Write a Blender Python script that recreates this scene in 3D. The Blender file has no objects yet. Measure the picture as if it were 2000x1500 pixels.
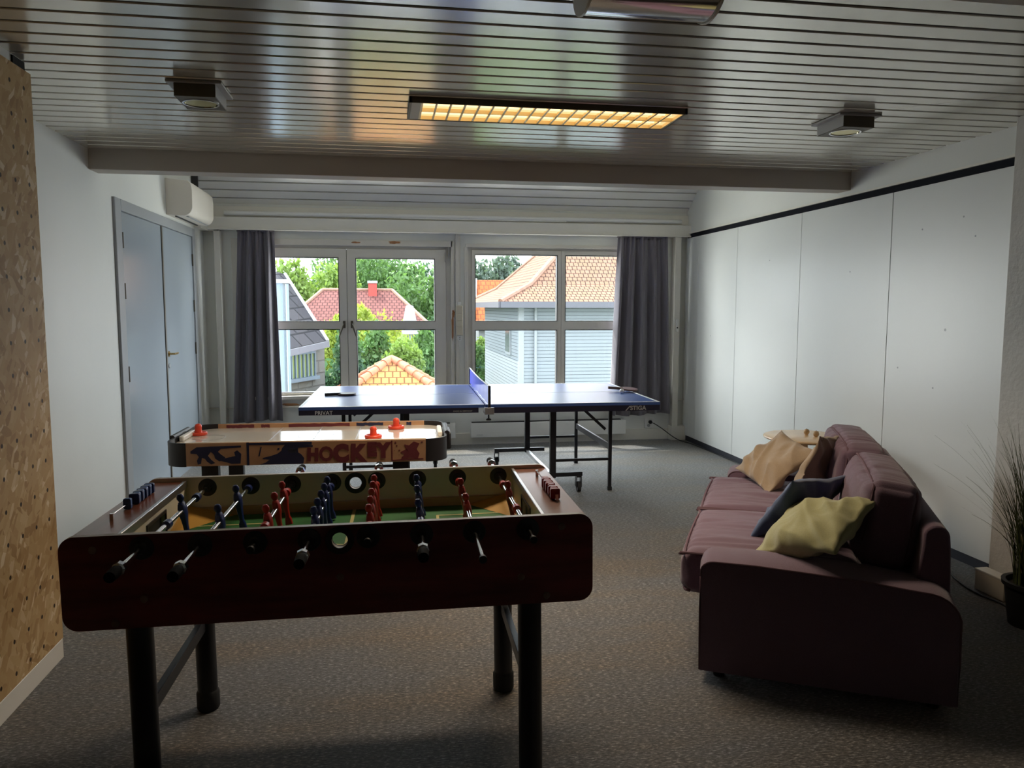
import bpy, bmesh, math, random
from mathutils import Vector, Matrix, Euler, noise
R = math.radians
PI = math.pi
sc = bpy.context.scene
col = sc.collection
random.seed(7)

# ------------------------------------------------------------ camera
YAW, PIT, ROL, FPX, CH = R(9.39867), R(5.68546), R(0.0696), 1518.39, 1.4965
_f = Vector((math.sin(YAW)*math.cos(PIT), math.cos(YAW)*math.cos(PIT), -math.sin(PIT)))
_r0 = Vector((math.cos(YAW), -math.sin(YAW), 0)); _u0 = _r0.cross(_f)
_r = _r0*math.cos(ROL) + _u0*math.sin(ROL); _u = _u0*math.cos(ROL) - _r0*math.sin(ROL)
cam_d = bpy.data.cameras.new('camera'); cam = bpy.data.objects.new('camera', cam_d); col.objects.link(cam)
cam_d.sensor_width = 36; cam_d.lens = FPX/2000*36; cam_d.clip_end = 500; cam_d.clip_start = .05
m = Matrix((_r, _u, -_f)).transposed().to_4x4(); m.translation = Vector((0, 0, CH)); cam.matrix_world = m
sc.camera = cam

# ------------------------------------------------------------ sky, sun, added daylight lamps, exposure
sc.view_settings.view_transform = 'Standard'; sc.view_settings.look = 'None'
sc.view_settings.gamma = 1; sc.view_settings.use_curve_mapping = False
sc.view_settings.exposure = 0.0
SKY, SUN, DAY, LAMP = 7.0, 9.0, 1000.0, 30.0
w = bpy.data.worlds.new('sky'); sc.world = w; w.use_nodes = True
nt = w.node_tree; bg = nt.nodes['Background']
bg.inputs[0].default_value = (.86, .93, 1, 1); bg.inputs[1].default_value = SKY
sun_d = bpy.data.lights.new('sun', 'SUN'); sun_d.energy = SUN; sun_d.angle = R(.6); sun_d.color = (1, .95, .86)
sun = bpy.data.objects.new('sun', sun_d); col.objects.link(sun)
sun.rotation_euler = Vector((.42, -.50, -.95)).to_track_quat('-Z', 'Y').to_euler()
# daylight: added lamps around the windows stand in for it to brighten the room
def day_fill(name, loc, aim, sx, sy, energy, c):
    d = bpy.data.lights.new(name, 'AREA'); d.shape = 'RECTANGLE'; d.size = sx; d.size_y = sy; d.energy = energy; d.color = c
    o = bpy.data.objects.new(name, d); col.objects.link(o); o.location = loc
    o.rotation_euler = (Vector(aim)-Vector(loc)).to_track_quat('-Z', 'Y').to_euler()
day_fill('day_fill_high', (.9, 11.2, 4.6), (.9, 5.5, .6), 7, 3, DAY*1.2, (.95, .975, 1))
day_fill('day_fill_west', (-3.7, 11.4, 1.7), (2.6, 6.0, 1.4), 3.8, 4.2, DAY*1.0, (1, .98, .94))
day_fill('day_fill_east', (6.0, 11.6, 1.7), (-1.2, 6.0, 1.4), 4.0, 4.2, DAY*1.15, (.97, .985, 1))
day_fill('day_fill_low', (.9, 10.3, -1.9), (.9, 6.6, 2.4), 7.5, 2.4, DAY*1.0, (1, .97, .92))
sc.cycles.max_bounces = 10; sc.cycles.diffuse_bounces = 6; sc.cycles.transparent_max_bounces = 12
sc.cycles.use_denoising = True
sc.cycles.sample_clamp_indirect = 6
sc.cycles.caustics_reflective = False; sc.cycles.caustics_refractive = False

# ------------------------------------------------------------ materials
MATS = {}
def mat(name, c, rough=.6, metal=0, spec=.5, noise_s=0, noise_a=.15, bump=0, bump_s=200, coat=0, alpha=None, emit=None, es=0, aniso=None, sheen=0, stretch=None):
    if name in MATS: return MATS[name]
    M = bpy.data.materials.new(name); M.use_nodes = True; n = M.node_tree; b = n.nodes['Principled BSDF']
    b.inputs['Base Color'].default_value = (*c, 1); b.inputs['Roughness'].default_value = rough
    b.inputs['Metallic'].default_value = metal; b.inputs['Specular IOR Level'].default_value = spec
    b.inputs['Coat Weight'].default_value = coat; b.inputs['Coat Roughness'].default_value = .12
    b.inputs['Sheen Weight'].default_value = sheen
    tc = n.nodes.new('ShaderNodeTexCoord'); src = tc.outputs['Object']
    if stretch:
        mp = n.nodes.new('ShaderNodeMapping'); mp.inputs['Scale'].default_value = stretch
        n.links.new(src, mp.inputs[0]); src = mp.outputs[0]
    if noise_s:
        t = n.nodes.new('ShaderNodeTexNoise'); t.inputs['Scale'].default_value = noise_s; t.inputs['Detail'].default_value = 5
        n.links.new(src, t.inputs['Vector'])
        mx = n.nodes.new('ShaderNodeMix'); mx.data_type = 'RGBA'
        mx.inputs[6].default_value = (*[x*(1-noise_a) for x in c], 1); mx.inputs[7].default_value = (*[min(1, x*(1+noise_a)) for x in c], 1)
        mr = n.nodes.new('ShaderNodeMapRange'); mr.inputs[1].default_value = .3; mr.inputs[2].default_value = .7
        n.links.new(t.outputs[0], mr.inputs[0]); n.links.new(mr.outputs[0], mx.inputs[0]); n.links.new(mx.outputs[2], b.inputs['Base Color'])
    if bump:
        t2 = n.nodes.new('ShaderNodeTexNoise'); t2.inputs['Scale'].default_value = bump_s; t2.inputs['Detail'].default_value = 4
        n.links.new(src, t2.inputs['Vector'])
        bp = n.nodes.new('ShaderNodeBump'); bp.inputs['Strength'].default_value = bump; bp.inputs['Distance'].default_value = .01
        n.links.new(t2.outputs[0], bp.inputs['Height']); n.links.new(bp.outputs[0], b.inputs['Normal'])
    if emit:
        b.inputs['Emission Color'].default_value = (*emit, 1); b.inputs['Emission Strength'].default_value = es
    MATS[name] = M
    return M
def nd(n, t, **k):
    x = n.nodes.new(t)
    for a, v in k.items(): setattr(x, a, v)
    return x
def math_node(n, op, a, b=None, c=None):
    x = n.nodes.new('ShaderNodeMath'); x.operation = op
    for i, v in enumerate((a, b, c)):
        if v is None: continue
        if isinstance(v, (int, float)): x.inputs[i].default_value = v
        else: n.links.new(v, x.inputs[i])
    return x.outputs[0]
def ramp(n, fac, stops, interp='LINEAR'):
    x = n.nodes.new('ShaderNodeValToRGB'); x.color_ramp.interpolation = interp
    while len(x.color_ramp.elements) < len(stops): x.color_ramp.elements.new(.5)
    for e, (p, c) in zip(x.color_ramp.elements, stops): e.position = p; e.color = (*c, 1)
    n.links.new(fac, x.inputs[0]); return x.outputs[0]

M_wall = mat('white_wall_paint', (.74, .75, .72), .55, noise_s=1.3, noise_a=.03, bump=.05, bump_s=60)
M_wallr = mat('white_wall_panel', (.72, .74, .73), .38, noise_s=.8, noise_a=.03)
M_plaster = mat('rough_white_plaster', (.62, .61, .58), .8, noise_s=6, noise_a=.05, bump=.5, bump_s=35)
M_trim = mat('white_gloss_trim', (.78, .755, .69), .35, noise_s=3, noise_a=.02)
M_beam = mat('beam_shaded_white', (.52, .47, .42), .5)  # white-painted beams; their brown-grey shade is put into the colour
M_frame = mat('window_frame_paint', (.70, .67, .61), .35, noise_s=4, noise_a=.03)
M_gasket = mat('black_gasket', (.02, .02, .022), .6)
M_wood_bare = mat('bare_chipped_wood', (.42, .20, .09), .8, noise_s=12, noise_a=.3)
M_black = mat('black_powder_coat', (.012, .013, .018), .38, spec=.5)
M_blackp = mat('black_plastic', (.015, .015, .018), .45)
M_rubber = mat('dark_rubber', (.02, .022, .025), .7)
M_chrome = mat('chrome', (.82, .82, .84), .12, 1)
M_steel = mat('brushed_steel', (.6, .6, .62), .3, 1)
M_brass = mat('brass', (.6, .42, .18), .25, 1)
M_plinth = mat('dark_plinth', (.02, .022, .035), .5)
M_strip = mat('dark_track', (.010, .011, .016), .8, spec=.1)
M_door = mat('grey_door_laminate', (.36, .41, .46), .22, spec=.6, noise_s=1, noise_a=.03)
M_doorf = mat('grey_door_frame', (.36, .38, .40), .4)
M_white = mat('white_enamel', (.80, .80, .78), .35)
M_cream = mat('cream_plastic', (.66, .60, .48), .45)
M_acw = mat('ac_plastic', (.78, .73, .66), .4)
M_curtain = mat('slate_purple_fabric', (.175, .16, .19), .9, noise_s=300, noise_a=.2, bump=.15, bump_s=500, sheen=.3)
M_slat = mat('ceiling_slat', (.74, .71, .64), .17, .60)
M_slat2 = mat('ceiling_slat_white', (.88, .87, .83), .30, .1)
M_gap = mat('ceiling_gap_black', (.006, .006, .006), .9)
M_gold = mat('gold_louvre', (.95, .78, .48), .45, .5)
M_goldglow = mat('lamp_glow', (.9, .65, .3), .5, emit=(1, .72, .34), es=.95)
M_mahog = mat('mahogany_veneer', (.17, .026, .022), .30, spec=.5, noise_s=3, noise_a=.4, stretch=(1, 6, 6), coat=.15)
M_mahogtop = mat('mahogany_top', (.20, .065, .035), .33, spec=.6, noise_s=3, noise_a=.3, stretch=(6, 1, 6), coat=.4)
M_edge = mat('grey_edge_band', (.35, .33, .30), .4)
M_creamply = mat('cream_board', (.82, .76, .64), .45)
M_tanply = mat('tan_board', (.50, .34, .18), .5)
M_green = mat('green_pitch', (.035, .17, .05), .45)
M_yellow = mat('yellow_ramp', (.66, .36, .06), .45)
M_line = mat('pale_yellow_line', (.62, .58, .25), .5)
M_blue = mat('blue_plastic', (.012, .03, .16), .3)
M_bluel = mat('blue_bead', (.06, .15, .42), .35)
M_red = mat('red_plastic', (.42, .02, .015), .3)
M_redd = mat('dark_red_bead', (.30, .02, .015), .35)
M_puckred = mat('orange_red_plastic', (.75, .07, .03), .35)
M_navy = mat('navy_table_top', (.045, .10, .32), .30, spec=.55, noise_s=80, noise_a=.05)
M_navyedge = mat('navy_apron', (.010, .010, .030), .45)
M_wline = mat('white_line_paint', (.75, .78, .82), .5)
M_hockeytop = mat('glossy_white_playfield', (.66, .63, .57), .09, spec=.6)
M_hprint = mat('tan_print', (.50, .29, .16), .55, noise_s=9, noise_a=.12)
M_hblue = mat('navy_print', (.018, .022, .07), .55)
M_hred = mat('maroon_print', (.16, .03, .04), .55)
M_sofa = mat('mauve_linen', (.148, .088, .132), .85, noise_s=400, noise_a=.18, bump=.25, bump_s=420, sheen=.35)
M_sofas = mat('mauve_linen_piping', (.12, .065, .085), .85)
M_tan = mat('tan_linen', (.33, .25, .17), .85, noise_s=350, noise_a=.12, bump=.2, bump_s=420, sheen=.2)
M_bluec = mat('navy_velvet', (.04, .075, .17), .8, noise_s=200, noise_a=.1, sheen=.4)
M_greenc = mat('olive_velvet', (.36, .35, .17), .8, noise_s=200, noise_a=.08, sheen=.3)
M_birch = mat('birch_veneer', (.72, .50, .28), .25, spec=.5, noise_s=4, noise_a=.08, stretch=(1, 8, 1))
M_woodball = mat('turned_wood', (.50, .34, .18), .5, noise_s=30, noise_a=.2)
M_grass = mat('grass_blade', (.06, .075, .022), .6, noise_s=5, noise_a=.4)
M_pot = mat('black_pot', (.01, .01, .01), .6)
M_lamp = mat('bronze_lamp_housing', (.10, .085, .06), .45)
M_lampg = mat('grey_and_lit_side', (.36, .36, .37), .4)  # lamp grey; also the lit side of the spotlight boxes, put into colour
M_batr = mat('maroon_rubber', (.10, .018, .02), .6)
M_batw = mat('bat_wood', (.13, .065, .045), .5)
M_batb = mat('black_bat_rubber', (.012, .012, .014), .5)
M_ball = mat('white_ball', (.8, .78, .74), .4)
M_blueglass = mat('net_blue', (.03, .06, .55), .7)

# OSB
def osb():
    M = bpy.data.materials.new('osb_board'); M.use_nodes = True; n = M.node_tree; b = n.nodes['Principled BSDF']
    tc = nd(n, 'ShaderNodeTexCoord'); prev = None; colr = None; hs = []
    for i, (ang, sx, sy) in enumerate(((12, 11, 30), (80, 10, 27), (-50, 12, 32), (38, 17, 46))):
        mp = nd(n, 'ShaderNodeMapping'); m0 = nd(n, 'ShaderNodeMapping'); m0.inputs['Rotation'].default_value = (R(ang), 0, 0); mp.inputs['Scale'].default_value = (1, sy, sx); n.links.new(tc.outputs['Object'], m0.inputs[0])
        mp.inputs['Location'].default_value = (i*3.1, i*1.7, i*2.3)
        n.links.new(m0.outputs[0], mp.inputs[0])
        nz = nd(n, 'ShaderNodeTexNoise'); nz.inputs['Scale'].default_value = 6; n.links.new(tc.outputs['Object'], nz.inputs['Vector'])
        ad = nd(n, 'ShaderNodeVectorMath', operation='MULTIPLY_ADD'); ad.inputs[1].default_value = (.9,)*3
        n.links.new(nz.outputs['Color'], ad.inputs[0]); n.links.new(mp.outputs[0], ad.inputs[2])
        v = nd(n, 'ShaderNodeTexVoronoi'); v.inputs['Scale'].default_value = 1; n.links.new(ad.outputs[0], v.inputs['Vector'])
        sp = nd(n, 'ShaderNodeSeparateColor'); n.links.new(v.outputs['Color'], sp.inputs[0])
        c = ramp(n, sp.outputs[0], [(0, (.36, .215, .09)), (.2, (.48, .31, .14)), (.7, (.54, .37, .18)), (.9, (.60, .43, .23)), (1, (.74, .60, .40))])
        if colr is None: colr = c
        else:
            k = math_node(n, 'GREATER_THAN', sp.outputs[1], .58)
            mx = nd(n, 'ShaderNodeMix', data_type='RGBA'); n.links.new(k, mx.inputs[0]); n.links.new(colr, mx.inputs[6]); n.links.new(c, mx.inputs[7]); colr = mx.outputs[2]
        hs.append(sp.outputs[2])
    # drilled peg holes on a square grid
    sx = nd(n, 'ShaderNodeSeparateXYZ'); n.links.new(tc.outputs['Object'], sx.inputs[0])
    def cell(o, ph, p):
        t = math_node(n, 'DIVIDE', math_node(n, 'SUBTRACT', o, ph), p)
        return math_node(n, 'MULTIPLY', math_node(n, 'SUBTRACT', math_node(n, 'FRACT', math_node(n, 'ADD', t, .5)), .5), p)
    dy = cell(sx.outputs[1], 3.406, .119); dz = cell(sx.outputs[2], 1.482, .123)
    d = math_node(n, 'SQRT', math_node(n, 'ADD', math_node(n, 'MULTIPLY', dy, dy), math_node(n, 'MULTIPLY', dz, dz)))
    hole = math_node(n, 'LESS_THAN', d, .0085)
    mx = nd(n, 'ShaderNodeMix', data_type='RGBA'); n.links.new(hole, mx.inputs[0]); n.links.new(colr, mx.inputs[6]); mx.inputs[7].default_value = (.03, .015, .006, 1)
    n.links.new(mx.outputs[2], b.inputs['Base Color']); b.inputs['Roughness'].default_value = .6; b.inputs['Specular IOR Level'].default_value = .25
    bp = nd(n, 'ShaderNodeBump'); bp.inputs['Strength'].default_value = .2; bp.inputs['Distance'].default_value = .004
    n.links.new(hs[1], bp.inputs['Height']); n.links.new(bp.outputs[0], b.inputs['Normal'])
    return M
M_osb = osb()

def carpet():
    M = bpy.data.materials.new('grey_brown_carpet'); M.use_nodes = True; n = M.node_tree; b = n.nodes['Principled BSDF']
    tc = nd(n, 'ShaderNodeTexCoord')
    mp = nd(n, 'ShaderNodeMapping'); mp.inputs['Scale'].default_value = (.55, 1.6, 1); n.links.new(tc.outputs['Object'], mp.inputs[0])
    t = nd(n, 'ShaderNodeTexNoise'); t.inputs['Scale'].default_value = 88; t.inputs['Detail'].default_value = 8; t.inputs['Roughness'].default_value = .75
    n.links.new(mp.outputs[0], t.inputs['Vector'])
    c = ramp(n, t.outputs[0], [(.34, (.010, .010, .012)), (.47, (.055, .054, .053)), (.56, (.15, .147, .143)), (.64, (.46, .45, .44))])
    t2 = nd(n, 'ShaderNodeTexNoise'); t2.inputs['Scale'].default_value = 1.7; t2.inputs['Detail'].default_value = 6; t2.inputs['Roughness'].default_value = .6
    n.links.new(mp.outputs[0], t2.inputs['Vector'])
    tint = ramp(n, t2.outputs[0], [(.36, (.98, 1.03, 1.12)), (.5, (1.05, 1.02, .97)), (.64, (1.22, 1.02, .78))])
    mx = nd(n, 'ShaderNodeMix', data_type='RGBA', blend_type='MULTIPLY'); mx.inputs[0].default_value = 1
    n.links.new(c, mx.inputs[6]); n.links.new(tint, mx.inputs[7])
    # carpet tile joints every half metre
    sx = nd(n, 'ShaderNodeSeparateXYZ'); n.links.new(tc.outputs['Object'], sx.inputs[0])
    e = None
    for k, ph in ((0, .22), (1, .13)):
        f = math_node(n, 'FRACT', math_node(n, 'ADD', math_node(n, 'MULTIPLY', sx.outputs[k], 2.0), ph))
        g = math_node(n, 'LESS_THAN', f, .010)
        e = g if e is None else math_node(n, 'MAXIMUM', e, g)
    e = math_node(n, 'MULTIPLY', e, .28)
    m2 = nd(n, 'ShaderNodeMix', data_type='RGBA'); n.links.new(e, m2.inputs[0]); n.links.new(mx.outputs[2], m2.inputs[6]); m2.inputs[7].default_value = (.02, .02, .02, 1)
    n.links.new(m2.outputs[2], b.inputs['Base Color']); b.inputs['Roughness'].default_value = .75; b.inputs['Sheen Weight'].default_value = .35
    b.inputs['Sheen Roughness'].default_value = .4
    bp = nd(n, 'ShaderNodeBump'); bp.inputs['Strength'].default_value = .6; bp.inputs['Distance'].default_value = .006
    n.links.new(t.outputs[0], bp.inputs['Height']); n.links.new(bp.outputs[0], b.inputs['Normal'])
    return M
M_carpet = carpet()

def glass():
    M = bpy.data.materials.new('window_glass'); M.use_nodes = True; n = M.node_tree
    n.nodes.remove(n.nodes['Principled BSDF']); out = n.nodes['Material Output']
    tr = nd(n, 'ShaderNodeBsdfTransparent'); tr.inputs[0].default_value = (.96, .98, .975, 1)
    gl = nd(n, 'ShaderNodeBsdfGlossy'); gl.inputs['Roughness'].default_value = .02
    lw_ = nd(n, 'ShaderNodeLayerWeight'); lw_.inputs[0].default_value = .5
    fc = math_node(n, 'MULTIPLY_ADD', math_node(n, 'POWER', lw_.outputs['Facing'], 5), .95, .045)
    mx = nd(n, 'ShaderNodeMixShader'); n.links.new(fc, mx.inputs[0]); n.links.new(tr.outputs[0], mx.inputs[1]); n.links.new(gl.outputs[0], mx.inputs[2])
    n.links.new(mx.outputs[0], out.inputs[0]); return M
M_glass = glass()
def netmat():
    M = bpy.data.materials.new('net_mesh'); M.use_nodes = True; n = M.node_tree
    b = n.nodes['Principled BSDF']; out = n.nodes['Material Output']
    b.inputs['Base Color'].default_value = (.05, .07, .62, 1); b.inputs['Roughness'].default_value = .7
    tr = nd(n, 'ShaderNodeBsdfTransparent'); mx = nd(n, 'ShaderNodeMixShader'); mx.inputs[0].default_value = .72
    tl = nd(n, 'ShaderNodeBsdfTranslucent'); tl.inputs[0].default_value = (.12, .16, .95, 1)
    m2 = nd(n, 'ShaderNodeMixShader'); m2.inputs[0].default_value = .5
    n.links.new(b.outputs[0], m2.inputs[1]); n.links.new(tl.outputs[0], m2.inputs[2])
    n.links.new(tr.outputs[0], mx.inputs[1]); n.links.new(m2.outputs[0], mx.inputs[2]); n.links.new(mx.outputs[0], out.inputs[0])
    return M
M_net = netmat()

def tiles(name, c1, c2, mortar, sx, sy, rough=.8, vary=None):
    """courses of roof tiles / boards in the surface's own UV metres"""
    M = bpy.data.materials.new(name); M.use_nodes = True; n = M.node_tree; b = n.nodes['Principled BSDF']
    uv = nd(n, 'ShaderNodeUVMap'); br = nd(n, 'ShaderNodeTexBrick')
    br.inputs['Color1'].default_value = (*c1, 1); br.inputs['Color2'].default_value = (*c2, 1); br.inputs['Mortar'].default_value = (*mortar, 1)
    br.inputs['Scale'].default_value = 1; br.inputs['Brick Width'].default_value = sx; br.inputs['Row Height'].default_value = sy
    br.inputs['Mortar Size'].default_value = sy*.09; br.inputs['Mortar Smooth'].default_value = .6; br.inputs['Bias'].default_value = -.1
    br.offset = .5
    n.links.new(uv.outputs[0], br.inputs['Vector']); n.links.new(br.outputs[0], b.inputs['Base Color']); b.inputs['Roughness'].default_value = rough; b.inputs['Specular IOR Level'].default_value = .1
    bp = nd(n, 'ShaderNodeBump'); bp.inputs['Strength'].default_value = .5; bp.inputs['Distance'].default_value = .03
    iv = math_node(n, 'SUBTRACT', 1, br.outputs['Fac']); n.links.new(iv, bp.inputs['Height']); n.links.new(bp.outputs[0], b.inputs['Normal'])
    return M
M_roofpink = tiles('weathered_clay_tiles', (.25, .135, .095), (.19, .125, .08), (.035, .02, .018), .17, .19)
M_rooforange = tiles('orange_clay_tiles', (.34, .10, .035), (.30, .085, .03), (.16, .05, .03), .28, .36)
M_roofred = tiles('dark_red_tiles', (.16, .066, .06), (.135, .055, .05), (.05, .02, .02), .24, .30)
M_roofslate = tiles('grey_slate', (.038, .036, .042), (.028, .027, .033), (.012, .012, .015), .42, .32)
M_roofgaz = tiles('ochre_tiles', (.30, .16, .06), (.25, .125, .045), (.11, .045, .02), .14, .18)
M_clap = tiles('white_clapboard', (.27, .295, .32), (.27, .295, .32), (.10, .11, .13), 40, .12)
M_clapg = tiles('grey_block_wall', (.11, .11, .105), (.10, .102, .10), (.08, .08, .08), .5, .25)
M_ridge = mat('terracotta_ridge', (.34, .12, .06), .7, noise_s=6, noise_a=.2)
M_ridgep = mat('pale_terracotta_ridge', (.24, .13, .09), .7, noise_s=6, noise_a=.2)
M_extw = mat('exterior_white', (.30, .32, .34), .6)
M_gutter = mat('grey_gutter', (.09, .09, .11), .5)
M_eglass = mat('exterior_window_glass', (.10, .13, .11), .1, spec=.8)
M_chim = mat('red_chimney', (.36, .06, .05), .8)
M_lawn = mat('lawn_grass', (.055, .085, .025), .9, noise_s=2, noise_a=.4)
M_paleblue = mat('pale_blue_cladding', (.09, .125, .165), .4)
def leafmat(name, c):
    M = mat(name, c, .6, noise_s=2.2, noise_a=.45); b = M.node_tree.nodes['Principled BSDF']
    n = M.node_tree; out = n.nodes['Material Output']
    tl = nd(n, 'ShaderNodeBsdfTranslucent'); tl.inputs[0].default_value = (c[0]*1.5, c[1]*1.6, c[2]*.9, 1)
    mx = nd(n, 'ShaderNodeMixShader'); mx.inputs[0].default_value = .35
    n.links.new(b.outputs[0], mx.inputs[1]); n.links.new(tl.outputs[0], mx.inputs[2]); n.links.new(mx.outputs[0], out.inputs[0]); return M
M_leafl = leafmat('light_green_leaves', (.19, .28, .07))
M_leafm = leafmat('mid_green_leaves', (.11, .20, .07))
M_leafd = leafmat('dark_green_leaves', (.055, .115, .06))
M_leafy = leafmat('yellow_green_leaves', (.30, .36, .07))
M_leafp = leafmat('grey_green_needles', (.10, .14, .12))
M_bark = mat('bark', (.10, .075, .055), .9, noise_s=10, noise_a=.3)

# ------------------------------------------------------------ mesh helpers
class MB:
    def __init__(s): s.v = []; s.f = []; s.mi = []; s.uv = []; s.m = 0
    def add(s, vs, fs, T=None, uvs=None):
        o = len(s.v)
        for p in vs: s.v.append(tuple(T @ Vector(p)) if T else tuple(p))
        for i, f in enumerate(fs):
            s.f.append([o+k for k in f]); s.mi.append(s.m); s.uv.append(uvs[i] if uvs else None)
        return s
    def box(s, x0, x1, y0, y1, z0, z1, T=None):
        vs = [(x, y, z) for x in (x0, x1) for y in (y0, y1) for z in (z0, z1)]
        return s.add(vs, [(0, 1, 3, 2), (4, 6, 7, 5), (0, 4, 5, 1), (2, 3, 7, 6), (0, 2, 6, 4), (1, 5, 7, 3)], T)
    def tube(s, p0, p1, r, seg=16, r2=None, cap=True):
        p0, p1 = Vector(p0), Vector(p1); r2 = r if r2 is None else r2
        q = (p1-p0).to_track_quat('Z', 'Y').to_matrix(); vs = []
        for c, rr in ((p0, r), (p1, r2)):
            for i in range(seg):
                a = 2*PI*i/seg; vs.append(c + q @ Vector((rr*math.cos(a), rr*math.sin(a), 0)))
        fs = [(i, (i+1) % seg, seg+(i+1) % seg, seg+i) for i in range(seg)]
        if cap: fs += [tuple(reversed(range(seg))), tuple(range(seg, 2*seg))]
        return s.add(vs, fs)
    def path(s, pts, r, seg=10):
        pts = [Vector(p) for p in pts]; vs = []; n = len(pts)
        for k, p in enumerate(pts):
            d = (pts[min(k+1, n-1)] - pts[max(k-1, 0)]).normalized(); q = d.to_track_quat('Z', 'Y').to_matrix()
            rr = r[k] if isinstance(r, (list, tuple)) else r
            for i in range(seg):
                a = 2*PI*i/seg; vs.append(p + q @ Vector((rr*math.cos(a), rr*math.sin(a), 0)))
        fs = [(k*seg+i, k*seg+(i+1) % seg, (k+1)*seg+(i+1) % seg, (k+1)*seg+i) for k in range(n-1) for i in range(seg)]
        fs += [tuple(reversed(range(seg))), tuple(range((n-1)*seg, n*seg))]
        return s.add(vs, fs)
    def bar(s, p0, p1, w, h, up=(0, 0, 1)):
        p0, p1 = Vector(p0), Vector(p1); d = (p1-p0); L = d.length; d.normalize(); up = Vector(up)
        if abs(d.dot(up)) > .99: up = Vector((0, 1, 0))
        a = d.cross(up).normalized(); b = a.cross(d)
        vs = [p0 + d*L*t + a*w/2*i + b*h/2*j for t in (0, 1) for i in (-1, 1) for j in (-1, 1)]
        return s.add(vs, [(0, 1, 3, 2), (4, 6, 7, 5), (0, 4, 5, 1), (2, 3, 7, 6), (0, 2, 6, 4), (1, 5, 7, 3)])
    def lathe(s, prof, c=(0, 0, 0), seg=24, T=None):
        vs = []; n = len(prof)
        for r, z in prof:
            for i in range(seg):
                a = 2*PI*i/seg; vs.append((c[0]+r*math.cos(a), c[1]+r*math.sin(a), c[2]+z))
        fs = [(k*seg+i, k*seg+(i+1) % seg, (k+1)*seg+(i+1) % seg, (k+1)*seg+i) for k in range(n-1) for i in range(seg)]
        fs += [tuple(reversed(range(seg))), tuple(range((n-1)*seg, n*seg))]
        return s.add(vs, fs, T)
    def prism(s, poly, h, T=None):
        """poly in local xy extruded along +z by h"""
        n = len(poly); vs = [(x, y, 0) for x, y in poly] + [(x, y, h) for x, y in poly]
        fs = [tuple(reversed(range(n))), tuple(range(n, 2*n))] + [(i, (i+1) % n, n+(i+1) % n, n+i) for i in range(n)]
        return s.add(vs, fs, T)
    def ring(s, outer, inner, h, T=None):
        """closed outlines of equal length, extruded: a plate with a hole"""
        n = len(outer); vs = [(x, y, z) for z in (0, h) for L in (outer, inner) for x, y in L]
        O0, I0, O1, I1 = 0, n, 2*n, 3*n; fs = []
        for i in range(n):
            j = (i+1) % n
            fs += [(O0+i, I0+i, I0+j, O0+j), (O1+i, O1+j, I1+j, I1+i), (O0+i, O0+j, O1+j, O1+i), (I0+i, I1+i, I1+j, I0+j)]
        return s.add(vs, fs, T)
    def build(s, name, mats, parent=None, smooth=40, bevel=0, subsurf=0):
        me = bpy.data.meshes.new(name); me.from_pydata(s.v, [], s.f)
        if not isinstance(mats, (list, tuple)): mats = [mats]
        for q in mats: me.materials.append(q)
        me.polygons.foreach_set('material_index', s.mi)
        if any(u for u in s.uv):
            ul = me.uv_layers.new(name='UVMap')
            for p, u in zip(me.polygons, s.uv):
                if u:
                    for li, q in zip(p.loop_indices, u): ul.data[li].uv = q
        bm = bmesh.new(); bm.from_mesh(me); bmesh.ops.recalc_face_normals(bm, faces=bm.faces); bm.to_mesh(me); bm.free()
        if smooth:
            me.shade_smooth()
            try: me.set_sharp_from_angle(angle=R(smooth))
            except Exception: pass
        o = bpy.data.objects.new(name, me); col.objects.link(o)
        if parent: o.parent = parent
        if bevel:
            b = o.modifiers.new('bevel', 'BEVEL'); b.width = bevel; b.segments = 2; b.limit_method = 'ANGLE'; b.angle_limit = R(40); b.harden_normals = False
        if subsurf:
            b = o.modifiers.new('subdivision', 'SUBSURF'); b.levels = subsurf; b.render_levels = subsurf
        return o
def tag(o, label, cat, group=None, kind=None):
    o['label'] = label; o['category'] = cat
    if group: o['group'] = group
    if kind: o['kind'] = kind
    return o
def struct(o): o['kind'] = 'structure'; return o
def thing(name, label, cat, loc=(0, 0, 0), rot=(0, 0, 0), group=None):
    o = bpy.data.objects.new(name, None); col.objects.link(o); o.empty_display_size = .1
    o.location = loc; o.rotation_euler = rot; return tag(o, label, cat, group)
def bx(name, x0, x1, y0, y1, z0, z1, m_, parent=None, bevel=0):
    return MB().box(x0, x1, y0, y1, z0, z1).build(name, m_, parent, bevel=bevel)
def tree_copy(o, parent=None):
    c = o.copy(); col.objects.link(c)
    if parent: c.parent = parent
    for ch in list(o.children): tree_copy(ch, c)
    return c
def circ(cx, cy, r, n=32, a0=0): return [(cx+r*math.cos(a0+2*PI*i/n), cy+r*math.sin(a0+2*PI*i/n)) for i in range(n)]
def rrect(x0, x1, y0, y1, r, seg=6):
    if not isinstance(r, (tuple, list)): r = (r,)*4
    pts = []
    for (cx, cy, a), q in zip(((x1, y1, 0), (x0, y1, 90), (x0, y0, 180), (x1, y0, 270)), r):
        sx = -1 if cx == x1 else 1; sy = -1 if cy == y1 else 1
        for k in range(seg+1):
            t = R(a+90*k/seg); pts.append((cx+sx*q+q*math.cos(t), cy+sy*q+q*math.sin(t)))
    return pts
TXZ = Matrix.Rotation(PI/2, 4, 'X')      # local xy -> world xz (extrudes towards -y)
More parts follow.
